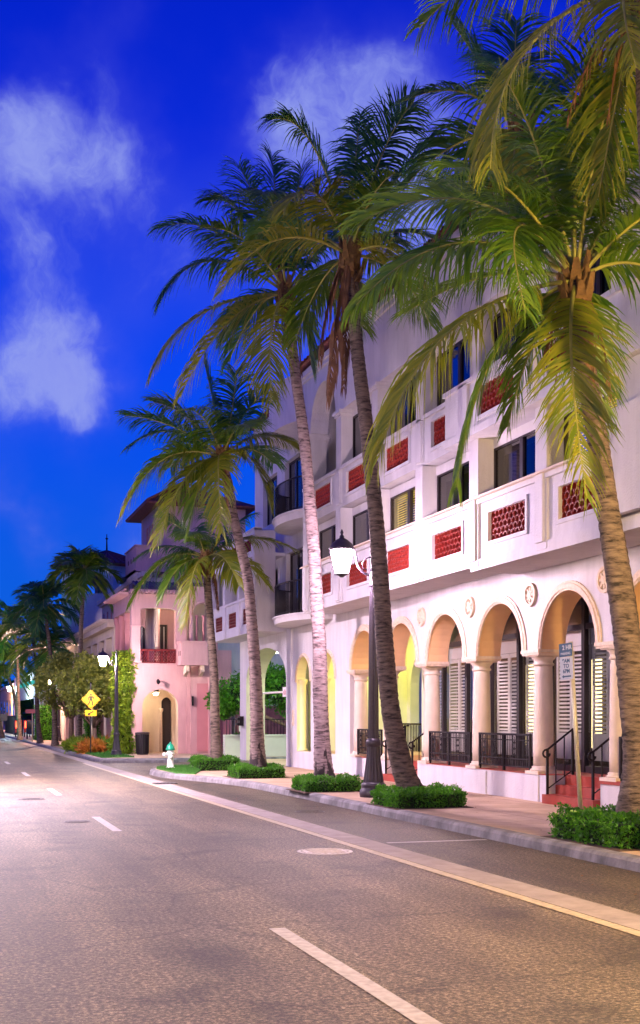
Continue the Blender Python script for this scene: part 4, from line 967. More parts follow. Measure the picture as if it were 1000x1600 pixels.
upper_window(BC[5], 8.0, 9.9, 'dark', x=11.3, hw=1.1)
# loggia behind the end arch
g = MB(); g.box(11.6, 11.7, 29.7, 32.6, 7.1, 11.2); g.box(10.36, 11.6, 29.55, 29.7, 7.1, 11.2); B(g, 'inner_wall', 'stucco_white')
# roof of barrel tiles
def tile_roof(y0, y1, x0, z0, x1, z1, name='roof', parent=BLD, pitch=.24, m='roof_tile', rows=14):
    g = MB(); n = int((y1-y0)/(pitch/6)); vs = []; fs = []
    lv = rows*2
    for j in range(lv+1):
        f = j/lv; step = .03*(1 if j % 2 == 0 else 0)
        for i in range(n+1):
            y = y0+(y1-y0)*i/n; h = abs(math.sin(PI*i/6))*.075
            vs.append((x0+(x1-x0)*f, y, z0+(z1-z0)*f+h+step))
    for j in range(lv):
        for i in range(n): fs.append((j*(n+1)+i, j*(n+1)+i+1, (j+1)*(n+1)+i+1, (j+1)*(n+1)+i))
    g.add(vs, fs); g.quad((x0+.05, y0, z0-.03), (x0+.05, y1, z0-.03), (x1, y1, z1-.03), (x1, y0, z1-.03)); g.quad((x0+.05, y0, z0-.03), (x0+.05, y1, z0-.03), (x0, y1, z0), (x0, y0, z0))
    return B(g, name, m, parent)
tile_roof(7, 33.0, 9.55, 11.26, 13.5, 12.7)
# ---- recess with rounded balconies
g = MB(); gi = Ins()
slab(g, gi, 32.8, 41.9, XA, XA+.25, 4.62, 7.3, [(36.7, 1.25, 6.95, 4.75, 'rect')], backs=False); slab(g, gi, 32.8, 41.9, XA, XA+.25, 7.3, 11.8, [(36.9, 1.2, 9.9, 7.75, 'rect'), (39.9, .9, 9.8, 8.2, 'rect')], backs=False)
g.box(XA-.05, XA-.001, 32.8, 41.95, 11.6, 11.8); g.box(XA+.251, 15, 41.7, 41.9, 4.6, 11.8)
B(g, 'recessed_wall', 'stucco_white'); B(gi, 'window_reveal', 'stucco_white')
tile_roof(32.8, 42.1, 10.6, 11.82, 14, 12.9)
def rec_window(c, hw, z0, z1):
    x = XA+.18; f = MB(); w = .06
    for q in (-1, -.34, .34, 1): f.box(x-.03, x+.03, c+q*(hw-w/2)-w/2, c+q*(hw-w/2)+w/2, z0, z1)
    f.box(x-.028, x+.028, c-hw, c+hw, z1-w, z1-.001); f.box(x-.028, x+.028, c-hw, c+hw, z0+.001, z0+w)
    wi = B(f, 'window', 'frame_dark'); q = MB(); q.quad((x, c-hw, z1), (x, c+hw, z1), (x, c+hw, z0), (x, c-hw, z0)); B(q, 'glass', 'glass_tint', wi)
    q = MB(); q.box(x+.4, x+.45, c-hw, c+hw, z0, z1); B(q, 'room', 'interior_dark', wi)
rec_window(36.7, 1.25, 4.75, 6.95); rec_window(36.9, 1.2, 7.75, 9.9); rec_window(39.9, .9, 8.2, 9.8)
def half_disc(mb, cx, cy, rx, ry, z0, z1, n=28, flare=0.):
    vs = []; fs = []
    for (z, k) in ((z0, 1-flare), (z1, 1.0)):
        for i in range(n+1):
            a = -PI/2+PI*i/n; vs.append((cx-rx*k*math.cos(a), cy+ry*k*math.sin(a), z))
    m = n+1
    for i in range(n): fs.append((i, i+1, m+i+1, m+i))
    fs.append(tuple(range(m))); fs.append(tuple(range(m, 2*m))); mb.add(vs, fs)
def round_balcony(z, rail=True, h=0.2):
    g = MB(); half_disc(g, XA-.001, 35.2, 1.02, 2.15, z, z+h, flare=.03); half_disc(g, XA-.002, 35.2, 1.06, 2.2, z+h+.001, z+h+.05)
    s = B(g, 'balcony_slab', 'stucco_white')
    if not rail: return
    b = MB(); n = 64
    P_ = lambda i, zz: (XA-.96*math.cos(-PI/2+PI*i/n), 35.2+2.08*math.sin(-PI/2+PI*i/n), zz)
    for i in range(2, n-1): b.tube([P_(i, z+h+.05), P_(i, z+h+1.0)], .011, 5)
    b.tube([P_(i, z+h+1.0) for i in range(n+1)], .024, 6); b.tube([P_(i, z+h+.12) for i in range(n+1)], .014, 6)
    B(b, 'railing', 'iron_dark')
round_balcony(4.52, h=.16); round_balcony(7.45)
g = MB(); half_disc(g, XA-.001, 35.2, 1.15, 2.3, 10.2, 11.55); B(g, 'rounded_parapet', 'stucco_white')
# ---- left wing with loggia and panels
g = MB(); gi = Ins(); W2 = [38.1, 40.15, 42.25, 44.25]
c3 = [(a+b)/2 for a, b in zip(W2, W2[1:])]
slab(g, gi, 38.0, 44.4, XF+.0, XF+.15, 4.46, 5.56, [(c, .58, 5.3, 4.78, 'rect') for c in c3]); g.box(XF-.05, XF+.2, 37.9, 44.45, 5.561, 5.64)
g.box(XF+.001, 10.84, 37.85, 37.999, 4.46, 5.56); g.box(XF+.16, 10.84, 38.0, 44.4, 4.46, 4.55); g.box(XF+.16, 13, 44.25, 44.4, 4.56, 7.7)
slab(g, gi, 38.0, 44.4, XF, XF+.15, 6.9, 7.7, [(c, .58, 7.5, 7.1, 'rect') for c in c3]); g.box(XF-.05, XF+.2, 37.95, 44.45, 7.701, 7.78); g.box(XF+.16, 10.84, 38.0, 44.24, 6.9, 7.0)
for y in W2: g.box(XF-.04, XF+.22, y-.15, y+.15, 4.5, 7.74)
g.box(XF+.22, 10.5, 37.95, 38.12, 5.56, 7.7)
B(g, 'loggia_wall', 'stucco_white'); B(gi, 'panel_reveal', 'stucco_white')
g = MB(); g.box(11.0, 11.1, 41.9, 44.25, 4.5, 7.0); g.box(10.9, 10.95, 38.2, 41.9, 4.7, 6.9); B(g, 'inner_wall', 'stucco_grey')
tp, bk = tile_panel_meshes(1.14, .5)
t1 = tp.build('tile_panel', 'tile_red'); t1.parent = BLD; bk.build('panel_back', 'tile_dark', t1); t1.location = (XF+.03-10.85, c3[0]-20, 4.79)
for (c, z, s_) in ((c3[1], 4.79, 1), (c3[2], 4.79, 1), (c3[0], 7.1, .78), (c3[1], 7.1, .78), (c3[2], 7.1, .78)):
    o = copy_tree(t1, BLD); o.location = (XF+.03-10.85, c-20, z); o.scale = (1, 1, s_)
for c in c3:
    g = MB(); g.box(10.85, 10.9, c-.3, c+.3, 4.6, 6.6); g.box(10.83, 10.85, c-.38, c-.3, 4.6, 6.7); g.box(10.83, 10.85, c+.3, c+.38, 4.6, 6.7); B(g, 'door', 'frame_pale')
# hanging sign in the lit arch, small wall fixture
sg = empty('hanging_sign', (11.1, 37.9, 2.55), 'small pale two-word sign on a white arm in the green lit arch', 'sign')
g = MB(); g.box(-.02, .02, 0.1, 1.25, -.16, .16); g.build('board', 'shutter_white', sg)
g = MB(); g.tube([(0, 1.25, 0), (0, 5.1, 0)], .035, 6); g.build('arm', 'shutter_white', sg)
g = MB(); r = random.Random(4); y = .2
while y < 1.15:
    if not .55 < y < .66:
        hgt = r.choice((.07, .085, .06)); g.box(-.026, -.021, y, y+.035, -.09, -.09+hgt*2); g.box(-.026, -.021, y+.036, y+.06, -.09+hgt*r.choice((0, .9, 1.6)), -.06+hgt*r.choice((0, .9, 1.6)))
    y += .09
g.build('lettering', 'stucco_rose', sg)
g = MB(); g.box(10.7, 10.84, 43.5, 43.9, 1.4, 1.75); g.box(10.62, 10.7, 43.55, 43.85, 1.43, 1.5); g.box(10.62, 10.7, 43.55, 43.85, 1.62, 1.69); B(g, 'meter_box', 'iron_dark')
# ------------------------------------------------------------------ courtyard garden
pw = MB(); pw.box(11.0, 19, 47.2, 47.5, .15, .95); pw.box(11.0, 19.05, 47.15, 47.55, .951, 1.02)
o = pw.build('planter_wall', 'lime_wall'); tag(o, 'low pale green planter wall at the back of the courtyard', 'wall')
g = MB(); g.box(11.3, 22, 52.3, 52.6, .15, 5.0); o = g.build('garden_wall', 'stucco_grey'); tag(o, 'tall grey-green rendered wall behind the clipped tree', 'wall')
g = MB(); g.box(12.6, 20, 51.9, 52.1, .15, 2.2); o = g.build('brick_wall', 'brick'); tag(o, 'brown brick wall under the clipped tree crown', 'wall')
fe = empty('garden_fence', (14.8, 47.35, 1.02), 'thin iron fence on top of the pale planter wall', 'fence')
g = MB()
for k in range(60): g.tube([(-3.7+k*.13, 0, 0), (-3.7+k*.13, 0, .6)], .012, 4)
g.build('bars', 'iron_dark', fe); g = MB(); g.tube([(-3.75, 0, .6), (4.1, 0, .6)], .02, 5); g.build('rail', 'iron_dark', fe)
bush((12.2, 48.0, .15), 'dark shrubs behind the planter wall beside the pink gate', 'hedge_leaf', 1500, 1.0, .5, 1.1, .2, .05, 77)
bush((15.0, 48.0, .15), 'dark shrubs behind the planter wall, seen through the arch', 'hedge_leaf', 1500, 1.2, .5, .95, .2, .05, 78)
cs = empty('garden_sign', (11.75, 46.9, .15), 'small pale green board on a post in front of the pink gate wall', 'sign')
g = MB(); g.box(-.02, .02, -.02, .02, 0, 1.2); g.build('post', 'frame_pale', cs); g = MB(); g.box(-.26, .26, -.05, -.02, 1.0, 1.4); g.build('board', 'lime_wall', cs)
# ------------------------------------------------------------------ pink building
PK = empty('pink_building', (8.07, 52, .15), 'pink stucco building with open balcony, arched porch and pergola eaves', 'building')
PB = lambda mb, n, m, p=PK: B(mb, n, m, p)
w = MB(); wi = Ins(); ws = MB()
slab(w, wi, 8.07, 10.42, 52.0, 52.45, .15, 6.95, [(9.30, .77, 2.12, .15, 'arch')], axis='x')
PBw = None
# rebuild the front as two storeys so that the balcony is open
w = MB(); wi = Ins()
slab(w, wi, 8.07, 10.42, 52.0, 52.45, .15, 4.0, [(9.30, .77, 2.12, .15, 'arch')], axis='x')
w.box(8.07, 8.45, 52.0, 52.45, 4.0, 6.2); w.box(9.98, 10.42, 52.0, 52.45, 4.0, 6.2)
slab(w, wi, 8.07, 10.42, 52.0, 52.45, 6.2, 6.95, [(9.215, .765, 6.25, 6.2, 'ellipse:.12')], axis='x')
w.box(8.02, 8.5, 51.95, 52.0, 5.55, 5.62); w.box(8.0, 8.5, 51.93, 51.999, 4.02, 4.1)
w.box(10.42, 10.56, 51.9, 52.45, .15, 3.95); w.box(10.75, 10.83, 51.85, 52.3, .15, 3.4)
# street side: piers, arches and upper colonnade
slab(w, wi, 52.45, 57.4, 8.07, 8.45, .15, 4.0, [(y, .8, 2.1, .15, 'arch') for y in (53.7, 56.1)])
w.box(8.07, 8.5, 52.45, 57.4, 6.3, 6.95); w.box(8.46, 12, 52.46, 57.4, 3.85, 4.0)
# right part of the front
slab(w, wi, 10.56, 11.75, 51.75, 52.2, .15, 7.3, [(11.15, .5, 6.1, 4.75, 'arch')], axis='x')
w.box(11.75, 12.4, 51.95, 52.3, .15, 4.6)
PB(w, 'wall', 'stucco_pink'); PB(wi, 'arch_soffit', 'stucco_buff')
g = MB(); g.box(10.83, 11.7, 51.70, 51.749, .25, 3.15); g.box(11.8, 12.3, 51.9, 51.949, .25, 3.15); PB(g, 'recessed_panel', 'stucco_rose')
g = MB(); g.box(11.30, 11.37, 51.5, 51.699, .15, 3.4); g.box(11.71, 11.79, 51.5, 51.699, .15, 3.4); PB(g, 'gate_post', 'stucco_pink')
# porch inside the arch
g = MB(); gi = Ins(); slab(g, gi, 8.46, 12, 54.4, 54.7, .15, 3.85, [(10.02, .24, 2.35, .15, 'arch')], axis='x'); g.box(8.46, 8.6, 52.5, 54.4, .15, 3.85); g.box(10.4, 10.6, 52.46, 54.4, .15, 3.85)
PB(g, 'porch_wall', 'stucco_buff'); PB(gi, 'arch_soffit', 'stone_trim')
g = MB(); g.box(9.7, 10.35, 54.75, 54.8, .15, 2.8); g2_ = PB(g, 'door', 'frame_dark')
g = MB(); g.lathe((9.72, 54.2, 0), [(.07, .15), (.06, 1.9), (.1, 2.0), (.1, 2.1)], 14); PB(g, 'column', 'stone_trim')
for (x, y) in ((9.3, 53.1), (8.75, 53.6)):
    g = MB(); g.lathe((x, y, 0), [(.02, 2.75), (.13, 2.85), (.15, 3.0), (.17, 3.08), (.05, 3.2), (.015, 3.3), (.012, 3.84)], 10); lt = PB(g, 'lantern', 'iron_dark'); q = MB(); q.lathe((x, y, 0), [(.05, 2.66), (.1, 2.7), (.1, 2.74)], 10); PB(q, 'bulb', 'lantern_warm', lt)
# balcony rail, loggia inner walls, doors
g = MB(); z0, z1 = 4.02, 4.58; g.box(8.45, 9.98, 52.03, 52.10, z1-.05, z1+.03); g.box(8.45, 9.98, 52.04, 52.09, z0, z0+.05)
for k in range(22):
    x = 8.45+k*.073
    g.tube([(x, 52.065, z0+.04), (min(9.98, x+.26), 52.065, z1-.04)], .012, 4); g.tube([(min(9.98, x+.26), 52.075, z0+.04), (x, 52.075, z1-.04)], .012, 4)
for k in range(6): g.box(8.46+k*.3, 8.50+k*.3, 52.03, 52.1, z0, z1)
PB(g, 'balcony_rail', 'tile_red')
g = MB(); gi = Ins(); slab(g, gi, 8.5, 12, 55.2, 55.4, 4.0, 6.9, [(9.0, .22, 5.6, 4.2, 'arch'), (9.95, .25, 5.9, 4.05, 'rect')], axis='x'); g.box(9.45, 9.6, 53.8, 55.2, 4.0, 6.9); g.box(8.5, 12, 52.46, 55.2, 6.75, 6.85); PB(g, 'loggia_wall', 'stucco_pink'); PB(gi, 'window_reveal', 'stucco_buff')
g = MB(); g.box(8.8, 9.2, 55.36, 55.38, 4.2, 5.9); g.box(9.7, 10.2, 55.36, 55.38, 4.05, 5.9); PB(g, 'window', 'frame_dark')
for x in (8.92, 9.06, 9.86, 10.06):
    g = MB(); g.box(x-.02, x+.02, 55.3, 55.35, 4.2, 5.8); PB(g, 'glazing_bar', 'frame_pale')
# boxed balcony on brackets
g = MB(); g.box(10.0, 11.12, 50.95, 51.74, 3.98, 4.82); g.box(9.95, 11.17, 50.9, 51.745, 4.821, 4.92); g.box(9.97, 11.15, 50.92, 51.745, 3.9, 3.979)
bb = PB(g, 'box_balcony', 'stucco_pink')
g = MB()
for (y, z) in ((51.15, 4.4), (51.45, 4.4)): g.box(9.985, 9.999, y-.04, y+.04, z-.1, z+.1)
PB(g, 'vent_slots', 'interior_dark', bb)
for x in (10.3, 10.95):
    g = MB(); g.obox((x, 51.4, 3.7), (.07, 0, 0), (0, .3, -.1), (0, .06, .16)); PB(g, 'bracket', 'stone_trim')
for x in (10.85, 11.15, 11.45):
    g = MB(); g.lathe((x, 51.9, 0), [(.05, 4.9), (.045, 5.9), (.07, 6.0), (.08, 6.08)], 12); PB(g, 'column', 'stucco_rose')
g = MB(); arch_ring(g, 11.15, 6.1, .5, .66, 51.68, 51.749, axis='x'); PB(g, 'arch_trim', 'stucco_pink')
g = MB(); g.box(10.6, 11.7, 52.6, 52.7, 4.7, 6.9); PB(g, 'inner_wall', 'stucco_buff')
g = MB(); g.lathe((9.75, 53.3, 0), [(.03, 6.45), (.1, 6.5), (.11, 6.62), (.03, 6.749)], 12); PB(g, 'ceiling_light', 'lantern_warm')
# pergola rafters, front and street side
g = MB()
for k in range(17): g.box(8.0+k*.15, 8.07+k*.15, 51.55, 52.4, 6.96, 7.06)
for k in range(26): g.box(7.6, 8.6, 52.6+k*.19, 52.68+k*.19, 6.96, 7.06)
g.box(8.0, 10.5, 51.75, 51.84, 7.061, 7.12); g.box(7.75, 7.84, 51.84, 57.5, 7.061, 7.12); PB(g, 'rafters', 'stucco_pink')
for y in (54.3, 55.9, 57.3):
    g = MB(); g.lathe((8.27, y, 0), [(.16, 4.0), (.14, 4.1), (.13, 5.9), (.17, 6.0), (.18, 6.05), (.18, 6.299)], 14); PB(g, 'column', 'stucco_rose')
g = MB(); g.box(9.2, 9.3, 52.5, 57.4, 4.0, 6.9); PB(g, 'inner_wall', 'stucco_buff')
g = MB(); g.tube([(9.15, 51.99, 3.25), (9.15, 51.7, 3.3), (9.22, 51.6, 3.22)], .025, 6); g.lathe((9.15, 51.62, 3.1), [(.02, 0), (.07, .05), (.08, .12), (.03, .18)], 10); PB(g, 'wall_lamp', 'iron_dark')
g = MB(); g.box(10.60, 10.66, 51.6, 51.74, 2.2, 2.6); PB(g, 'wall_lamp', 'iron_dark')
# main mass behind and small window row, cornice
g = MB(); gi = Ins(); slab(g, gi, 56, 71.5, 9.4, 9.6, 5.9, 8.0, [(57.2+k*1.5, .22, 7.6, 6.9, 'rect') for k in range(10)], backs=False); g.box(9.4, 15, 55.9, 56.0, 5.9, 8.0); g.box(9.2, 9.6, 55.8, 71.5, 8.001, 8.12); g.box(9.1, 9.6, 55.7, 71.6, 8.121, 8.35); g.box(9.6, 15, 56, 71.5, 8.0, 8.1)
PB(g, 'rear_wall', 'stucco_buff'); PB(gi, 'window_reveal', 'stucco_rose'); g = MB(); g.box(9.62, 9.65, 56.2, 71.4, 6.0, 7.98); PB(g, 'dark_panes', 'interior_dark')
g = MB(); 
for k in range(24):
    x = 8.6+k*.15; g.tube([(x, 52.35, 7.1), (x, 54.9, 7.75)], .07, 6)
g.box(8.55, 12.1, 54.85, 55.89, 7.0, 7.72)
PB(g, 'roof', 'roof_slate')
# upper tower
g = MB(); gi = Ins(); slab(g, gi, 58.0, 62.8, 10.26, 10.5, 8.1, 11.75, [(59.5+k*.75, .25, 10.9, 9.95, 'arch') for k in range(3)], backs=False); g.box(10.26, 14.5, 57.85, 57.999, 8.1, 11.75); g.box(10.22, 14.5, 57.82, 57.849, 11.3, 11.36)
PB(g, 'tower_wall', 'stucco_pink'); PB(gi, 'window_reveal', 'stucco_rose')
g = MB(); g.box(10.52, 10.55, 58.1, 62.7, 9.7, 11.5); PB(g, 'dark_panes', 'interior_dark')
for k in range(4):
    g = MB(); g.lathe((10.3, 59.12+k*.75, 0), [(.05, 9.95), (.045, 10.8), (.08, 10.9), (.08, 10.95)], 10); PB(g, 'column', 'stucco_buff')
g = MB(); a0, a1, b0_, b1_ = 9.6, 15.0, 57.3, 63.6; zc = 11.76
g.add([(a0, b0_, zc), (a1, b0_, zc), (a1, b1_, zc), (a0, b1_, zc), (a0, b0_, zc+.09), (a1, b0_, zc+.09), (a1, b1_, zc+.09), (a0, b1_, zc+.09), (12.2, 60.7, zc+1.5)], [(3, 2, 1, 0), (0, 1, 5, 4), (1, 2, 6, 5), (2, 3, 7, 6), (3, 0, 4, 7), (4, 5, 8), (5, 6, 8), (6, 7, 8), (7, 4, 8)])
for k in range(26): g.tube([(9.62, 57.25+k*.265, zc+.12), (12.1, 57+k*.29*.0+k*.15+.7, zc+1.5)], .06, 5)
PB(g, 'tower_roof', 'roof_tile')
g = MB(); g.box(9.05, 10.9, 57.0, 57.12, 8.5, 9.65); g.box(9.05, 9.17, 57.12, 60.2, 8.5, 9.65); g.box(9.05, 10.9, 57.121, 60.2, 8.5, 8.6); g.box(9.0, 10.95, 56.95, 60.25, 9.651, 9.72)
bx = PB(g, 'corner_balcony', 'stucco_pink'); g = MB()
for y in (57.6, 58.4, 59.2): g.box(9.035, 9.049, y-.08, y+.08, 9.0, 9.2)
PB(g, 'vent_slots', 'interior_dark', bx)
g = MB()
for k in range(4):
    x = 9.15+k*.42; pts = [(x, 57.1+1.3*q, 8.48-.95*math.sin(q*PI/2)) for q in (0, .15, .35, .6, .8, 1)]
    pts = [(x+.55*(1-math.cos(q*PI/2)), 57.15, 8.46-1.0*math.sin(q*PI/2)) for q in (0, .2, .4, .6, .8, 1)]
    g.tube(pts, .1, 6)
for k in range(7):
    g.tube([(9.15+1.1*(1-math.cos(q*PI/2)), 57.2+k*.45, 8.46-1.0*math.sin(q*PI/2)) for q in (0, .2, .4, .6, .8, 1)], .11, 6)
PB(g, 'corbels', 'stucco_buff')
# ------------------------------------------------------------------ octagonal tower and farther buildings
TW = empty('octagonal_tower', (11.9, 88, 0), 'pale octagonal belvedere tower with a dark tiled roof and spike', 'tower')
g = MB(); g.lathe((0, 0, 0), [(2.35, .15), (2.35, 9.9)], 8, smooth=False); g.build('shaft', 'stucco_grey', TW)
for k in range(8):
    a = PI/8+k*PI/4; ap = 2.35*math.cos(PI/8); hw = 2.35*math.sin(PI/8)
    g = MB(); gi = MB(); slab(g, gi, -hw, hw, -ap, -ap+.3, 9.9, 12.1, [(0, .52, 10.95, 10.2, 'arch')], axis='x')
    o = g.build('belvedere_wall', 'stucco_grey', TW); o.rotation_euler = (0, 0, a); o2 = gi.build('arch_soffit', 'stucco_rose', o)
g = MB(); g.lathe((0, 0, 0), [(2.45, 12.101), (2.75, 12.18), (2.95, 12.2), (2.9, 12.28), (.1, 13.5), (.03, 13.6)], 8, smooth=False)
for k in range(48):
    a = 2*PI*k/48; rr = 2.9*math.cos(PI/8)/max(.01, math.cos(((a) % (PI/4))-PI/8)); g.tube([(rr*math.cos(a), rr*math.sin(a), 12.3), (.1*math.cos(a), .1*math.sin(a), 13.5)], .05, 4)
g.build('roof', 'roof_tile', TW)
g = MB(); g.tube([(0, 0, 13.5), (0, 0, 14.7)], [.05, .02], 6); g.lathe((0, 0, 14.3), [(.02, 0), (.09, .08), (.02, .16)], 8); g.build('spike', 'iron_dark', TW); TW.scale = (1.35, 1.35, 1)
g = MB(); g.box(-.25, .25, -2.26, -2.2, 6.6, 7.4); o = g.build('window', 'interior_dark', TW); o.rotation_euler = (0, 0, -.3)
CR = empty('cream_building', (8.2, 80, .15), 'low cream arcaded building between the pink one and the tower', 'building')
g = MB(); gi = Ins(); slab(g, gi, 57.5, 100, 8.1, 8.5, .15, 3.9, [(59.2+k*2.7, .9, 2.1, .15, 'arch') for k in range(15)], backs=False); slab(g, gi, 57.5, 100, 8.1, 8.5, 3.9, 5.9, [(59.2+k*2.7, 1.05, 5.5, 4.3, 'rect') for k in range(15)], backs=False); g.box(7.8, 8.5, 57.5, 100, 5.901, 6.15); g.box(8.5, 9.3, 57.5, 57.6, .15, 5.9)
B(g, 'wall', 'stucco_buff', CR); B(gi, 'arch_soffit', 'stucco_cream', CR); g = MB(); g.box(9.3, 9.34, 57.6, 100, .15, 5.9); B(g, 'inner_wall', 'stucco_rose', CR)
g = MB()
for k in range(90): g.box(7.5, 8.4, 57.7+k*.47, 57.85+k*.47, 6.16, 6.28)
B(g, 'rafters', 'stucco_buff', CR)
GB = empty('grey_shop', (8.0, 112, .15), 'grey shop front with a lit turquoise band, far down the street', 'building')
g = MB(); g.box(8.0, 16, 101, 128, .15, 5.6); B(g, 'wall', 'stucco_grey', GB); emis('band_turquoise', (.1, .9, .8), .6)
g = MB(); g.box(7.9, 7.999, 102, 127, 4.4, 4.7); B(g, 'lit_band', 'band_turquoise', GB)
g = MB(); g.box(7.95, 7.999, 103, 126, .8, 3.2); B(g, 'window', 'glass_tint', GB)
LB = empty('ochre_building', (9, 160, .15), 'ochre lit wall at the far end of the street', 'building')
g = MB(); gi = Ins(); slab(g, gi, 129, 210, 8.6, 9.0, .15, 5, [(133+k*6, 1.2, 2.4, .15, 'arch') for k in range(12)], backs=False); B(g, 'wall', 'stucco_peach_lamplit', LB); g = MB(); g.box(8.4, 9.6, 128.5, 210, 5.01, 5.3); B(g, 'cornice', 'stucco_buff', LB)
# far end of the street: dark tree mass
r = random.Random(12); b = MB()
for _ in range(160):
    c = (r.uniform(-26, 14), r.uniform(215, 235), r.uniform(1, 9)); leafball(b, r, c, r.uniform(1.2, 2.4), 60, 1.0, .35)
tag(b.build('distant_trees', 'hedge_leaf'), 'dark mass of trees closing the end of the street', 'trees', kind='stuff')
# opposite side of the street (seen only in reflections)
OP = empty('opposite_building', (-9, 30, .15), 'plain dark row of shops across the street, reflected in the upper windows', 'building')
g = MB(); gi = Ins(); slab(g, gi, -10, 70, -9.4, -9.0, .15, 7.2, [(-8+k*4, 1.2, 2.6, .15, 'arch') for k in range(19)], backs=True); B(g, 'wall', 'stucco_grey', OP); g = MB(); g.box(-12, -9.41, -10, 70, .15, 7.0); B(g, 'rear_rooms', 'interior_dark', OP)
# ------------------------------------------------------------------ street lamps
def street_lamp(loc, label, glass, s=1.0, first=[None]):
    t = empty('street_lamp', loc, label, 'street lamp', 'black fluted street lamps')
    if first[0] is None:
        g = MB(); g.lathe((0, 0, 0), [(.27, 0), (.28, .06), (.27, .13), (.24, .17), (.235, .21), (.25, .24), (.20, .3)], 32); base = g
        g.lathe((0, 0, 0), [(.205, .3), (.17, .55), (.135, .85), (.125, 1.0)], 32, flute=.09, smooth=False); g.lathe((0, 0, 0), [(.13, 1.0), (.15, 1.04), (.15, 1.1), (.12, 1.16)], 28)
        m1 = g.build('base', 'lamp_metal', t)
        g = MB(); g.lathe((0, 0, 0), [(.108, 1.16), (.1, 2.2), (.088, 3.4), (.072, 4.15)], 32, flute=.10, smooth=False)
        g.lathe((0, 0, 0), [(.07, 4.15), (.095, 4.17), (.095, 4.21), (.06, 4.26), (.1, 4.34), (.1, 4.38), (.055, 4.45), (.05, 4.8), (.075, 4.86), (.04, 4.95), (.05, 5.0), (.02, 5.1), (.028, 5.14), (.005, 5.2)], 20)
        m2 = g.build('pole', 'lamp_metal', t)
        g = MB(); pts = [(0, 4.42), (-.12, 4.40), (-.24, 4.46), (-.33, 4.58), (-.36, 4.72), (-.40, 4.86), (-.48, 4.98), (-.58, 5.02), (-.66, 5.0)]
        pts = smooth_poly(pts, 4); g.tube([(x, 0, z) for x, z in pts], .026, 8)
        g.tube([(-.05, 0, 4.75), (-.16, 0, 4.72), (-.24, 0, 4.62), (-.22, 0, 4.52), (-.14, 0, 4.5)], .014, 6)
        m3 = g.build('arm', 'lamp_metal', t)
        g = MB(); g.lathe((-.66, 0, 0), [(.25, 4.86), (.27, 4.885), (.24, 4.92), (.2, 4.99), (.12, 5.06), (.05, 5.1), (.045, 5.14), (.02, 5.17), (.035, 5.21), (.008, 5.27)], 20)
        g.lathe((-.66, 0, 0), [(.03, 4.33), (.07, 4.36), (.13, 4.38), (.13, 4.40)], 16)
        for k in range(8):
            a = 2*PI*(k+.5)/8; c_, s_ = math.cos(a), math.sin(a); g.tube([(-.66+.127*c_, .127*s_, 4.39), (-.66+.232*c_, .232*s_, 4.87)], .008, 4)
        m4 = g.build('lantern_frame', 'lamp_metal', t)
        first[0] = (m1, m2, m3, m4)
        gg = MB(); gg.lathe((-.66, 0, 0), [(.118, 4.40), (.215, 4.84)], 16, smooth=False); first.append(gg)
    else:
        for m_ in first[0]: c = m_.copy(); C.objects.link(c); c.parent = t
    o = MB(); gg = first[1]; o.v = list(gg.v); o.f = list(gg.f); o.sm = list(gg.sm); o.build('lantern_glass', glass, t)
    t.scale = (s, s, s); return t
street_lamp((8.35, 22.9, .15), 'nearest street lamp in view, shining pinkish white beside the leaning palm', 'glass_lit_pink')
street_lamp((7.05, 49.3, .15), 'second street lamp, in front of the yellow-green creeper', 'glass_lit_second', s=.82)
street_lamp((7.75, 80.0, .15), 'third street lamp with a reddish glow, left of the olive tree', 'glass_lit_far', s=.8)
street_lamp((6.9, 108, .15), 'fourth street lamp with a cool white glow, among far palms', 'glass_lit_cool', s=.85)
street_lamp((6.9, 140, .15), 'farthest small reddish street lamp at the left edge', 'glass_lit_far')
street_lamp((8.6, 7.3, .15), 'warm street lamp off the right edge beside the nearest palm', 'glass_lit_warm')
o = street_lamp((-3.3, 4.0, .15), 'warm street lamp on the opposite pavement beside the viewer', 'glass_lit_near_left'); o.rotation_euler = (0, 0, PI)
def arm_light(y, em, label):
    t = empty('arm_street_light', (-3.2, y, .15), label, 'street light', 'tall arm lights over the opposite lane')
    g = MB(); g.tube([(0, 0, 0), (0, 0, 6.2)], [.11, .07], 10); g.build('pole', 'lamp_metal', t)
    g = MB(); g.tube([(0, 0, 6.1), (.6, 0, 6.5), (1.5, 0, 6.7), (3.9, 0, 6.75)], .04, 8); g.build('arm', 'lamp_metal', t)
    g = MB(); g.lathe((4.05, 0, 0), [(.30, 6.58), (.32, 6.62), (.28, 6.72), (.1, 6.8)], 20); h = g.build('head', 'lamp_metal', t)
    g = MB(); g.lathe((4.05, 0, 0), [(.26, 6.555), (.27, 6.577)], 20); g.build('lens', em, h)
emis('glass_lit_fill', (1, .80, .74), 1000)
o = street_lamp((-3.3, 17.5, .15), 'added soft white fill lamp on the opposite pavement off the left edge', 'glass_lit_fill'); o.rotation_euler = (0, 0, PI)  # unseen lantern added as frontal fill for palms and facade
arm_light(32.2, 'glass_lit_white', 'first tall arm light on the opposite pavement off the left edge')
arm_light(60, 'glass_lit_second', 'farther tall arm light on the opposite pavement off the left edge')
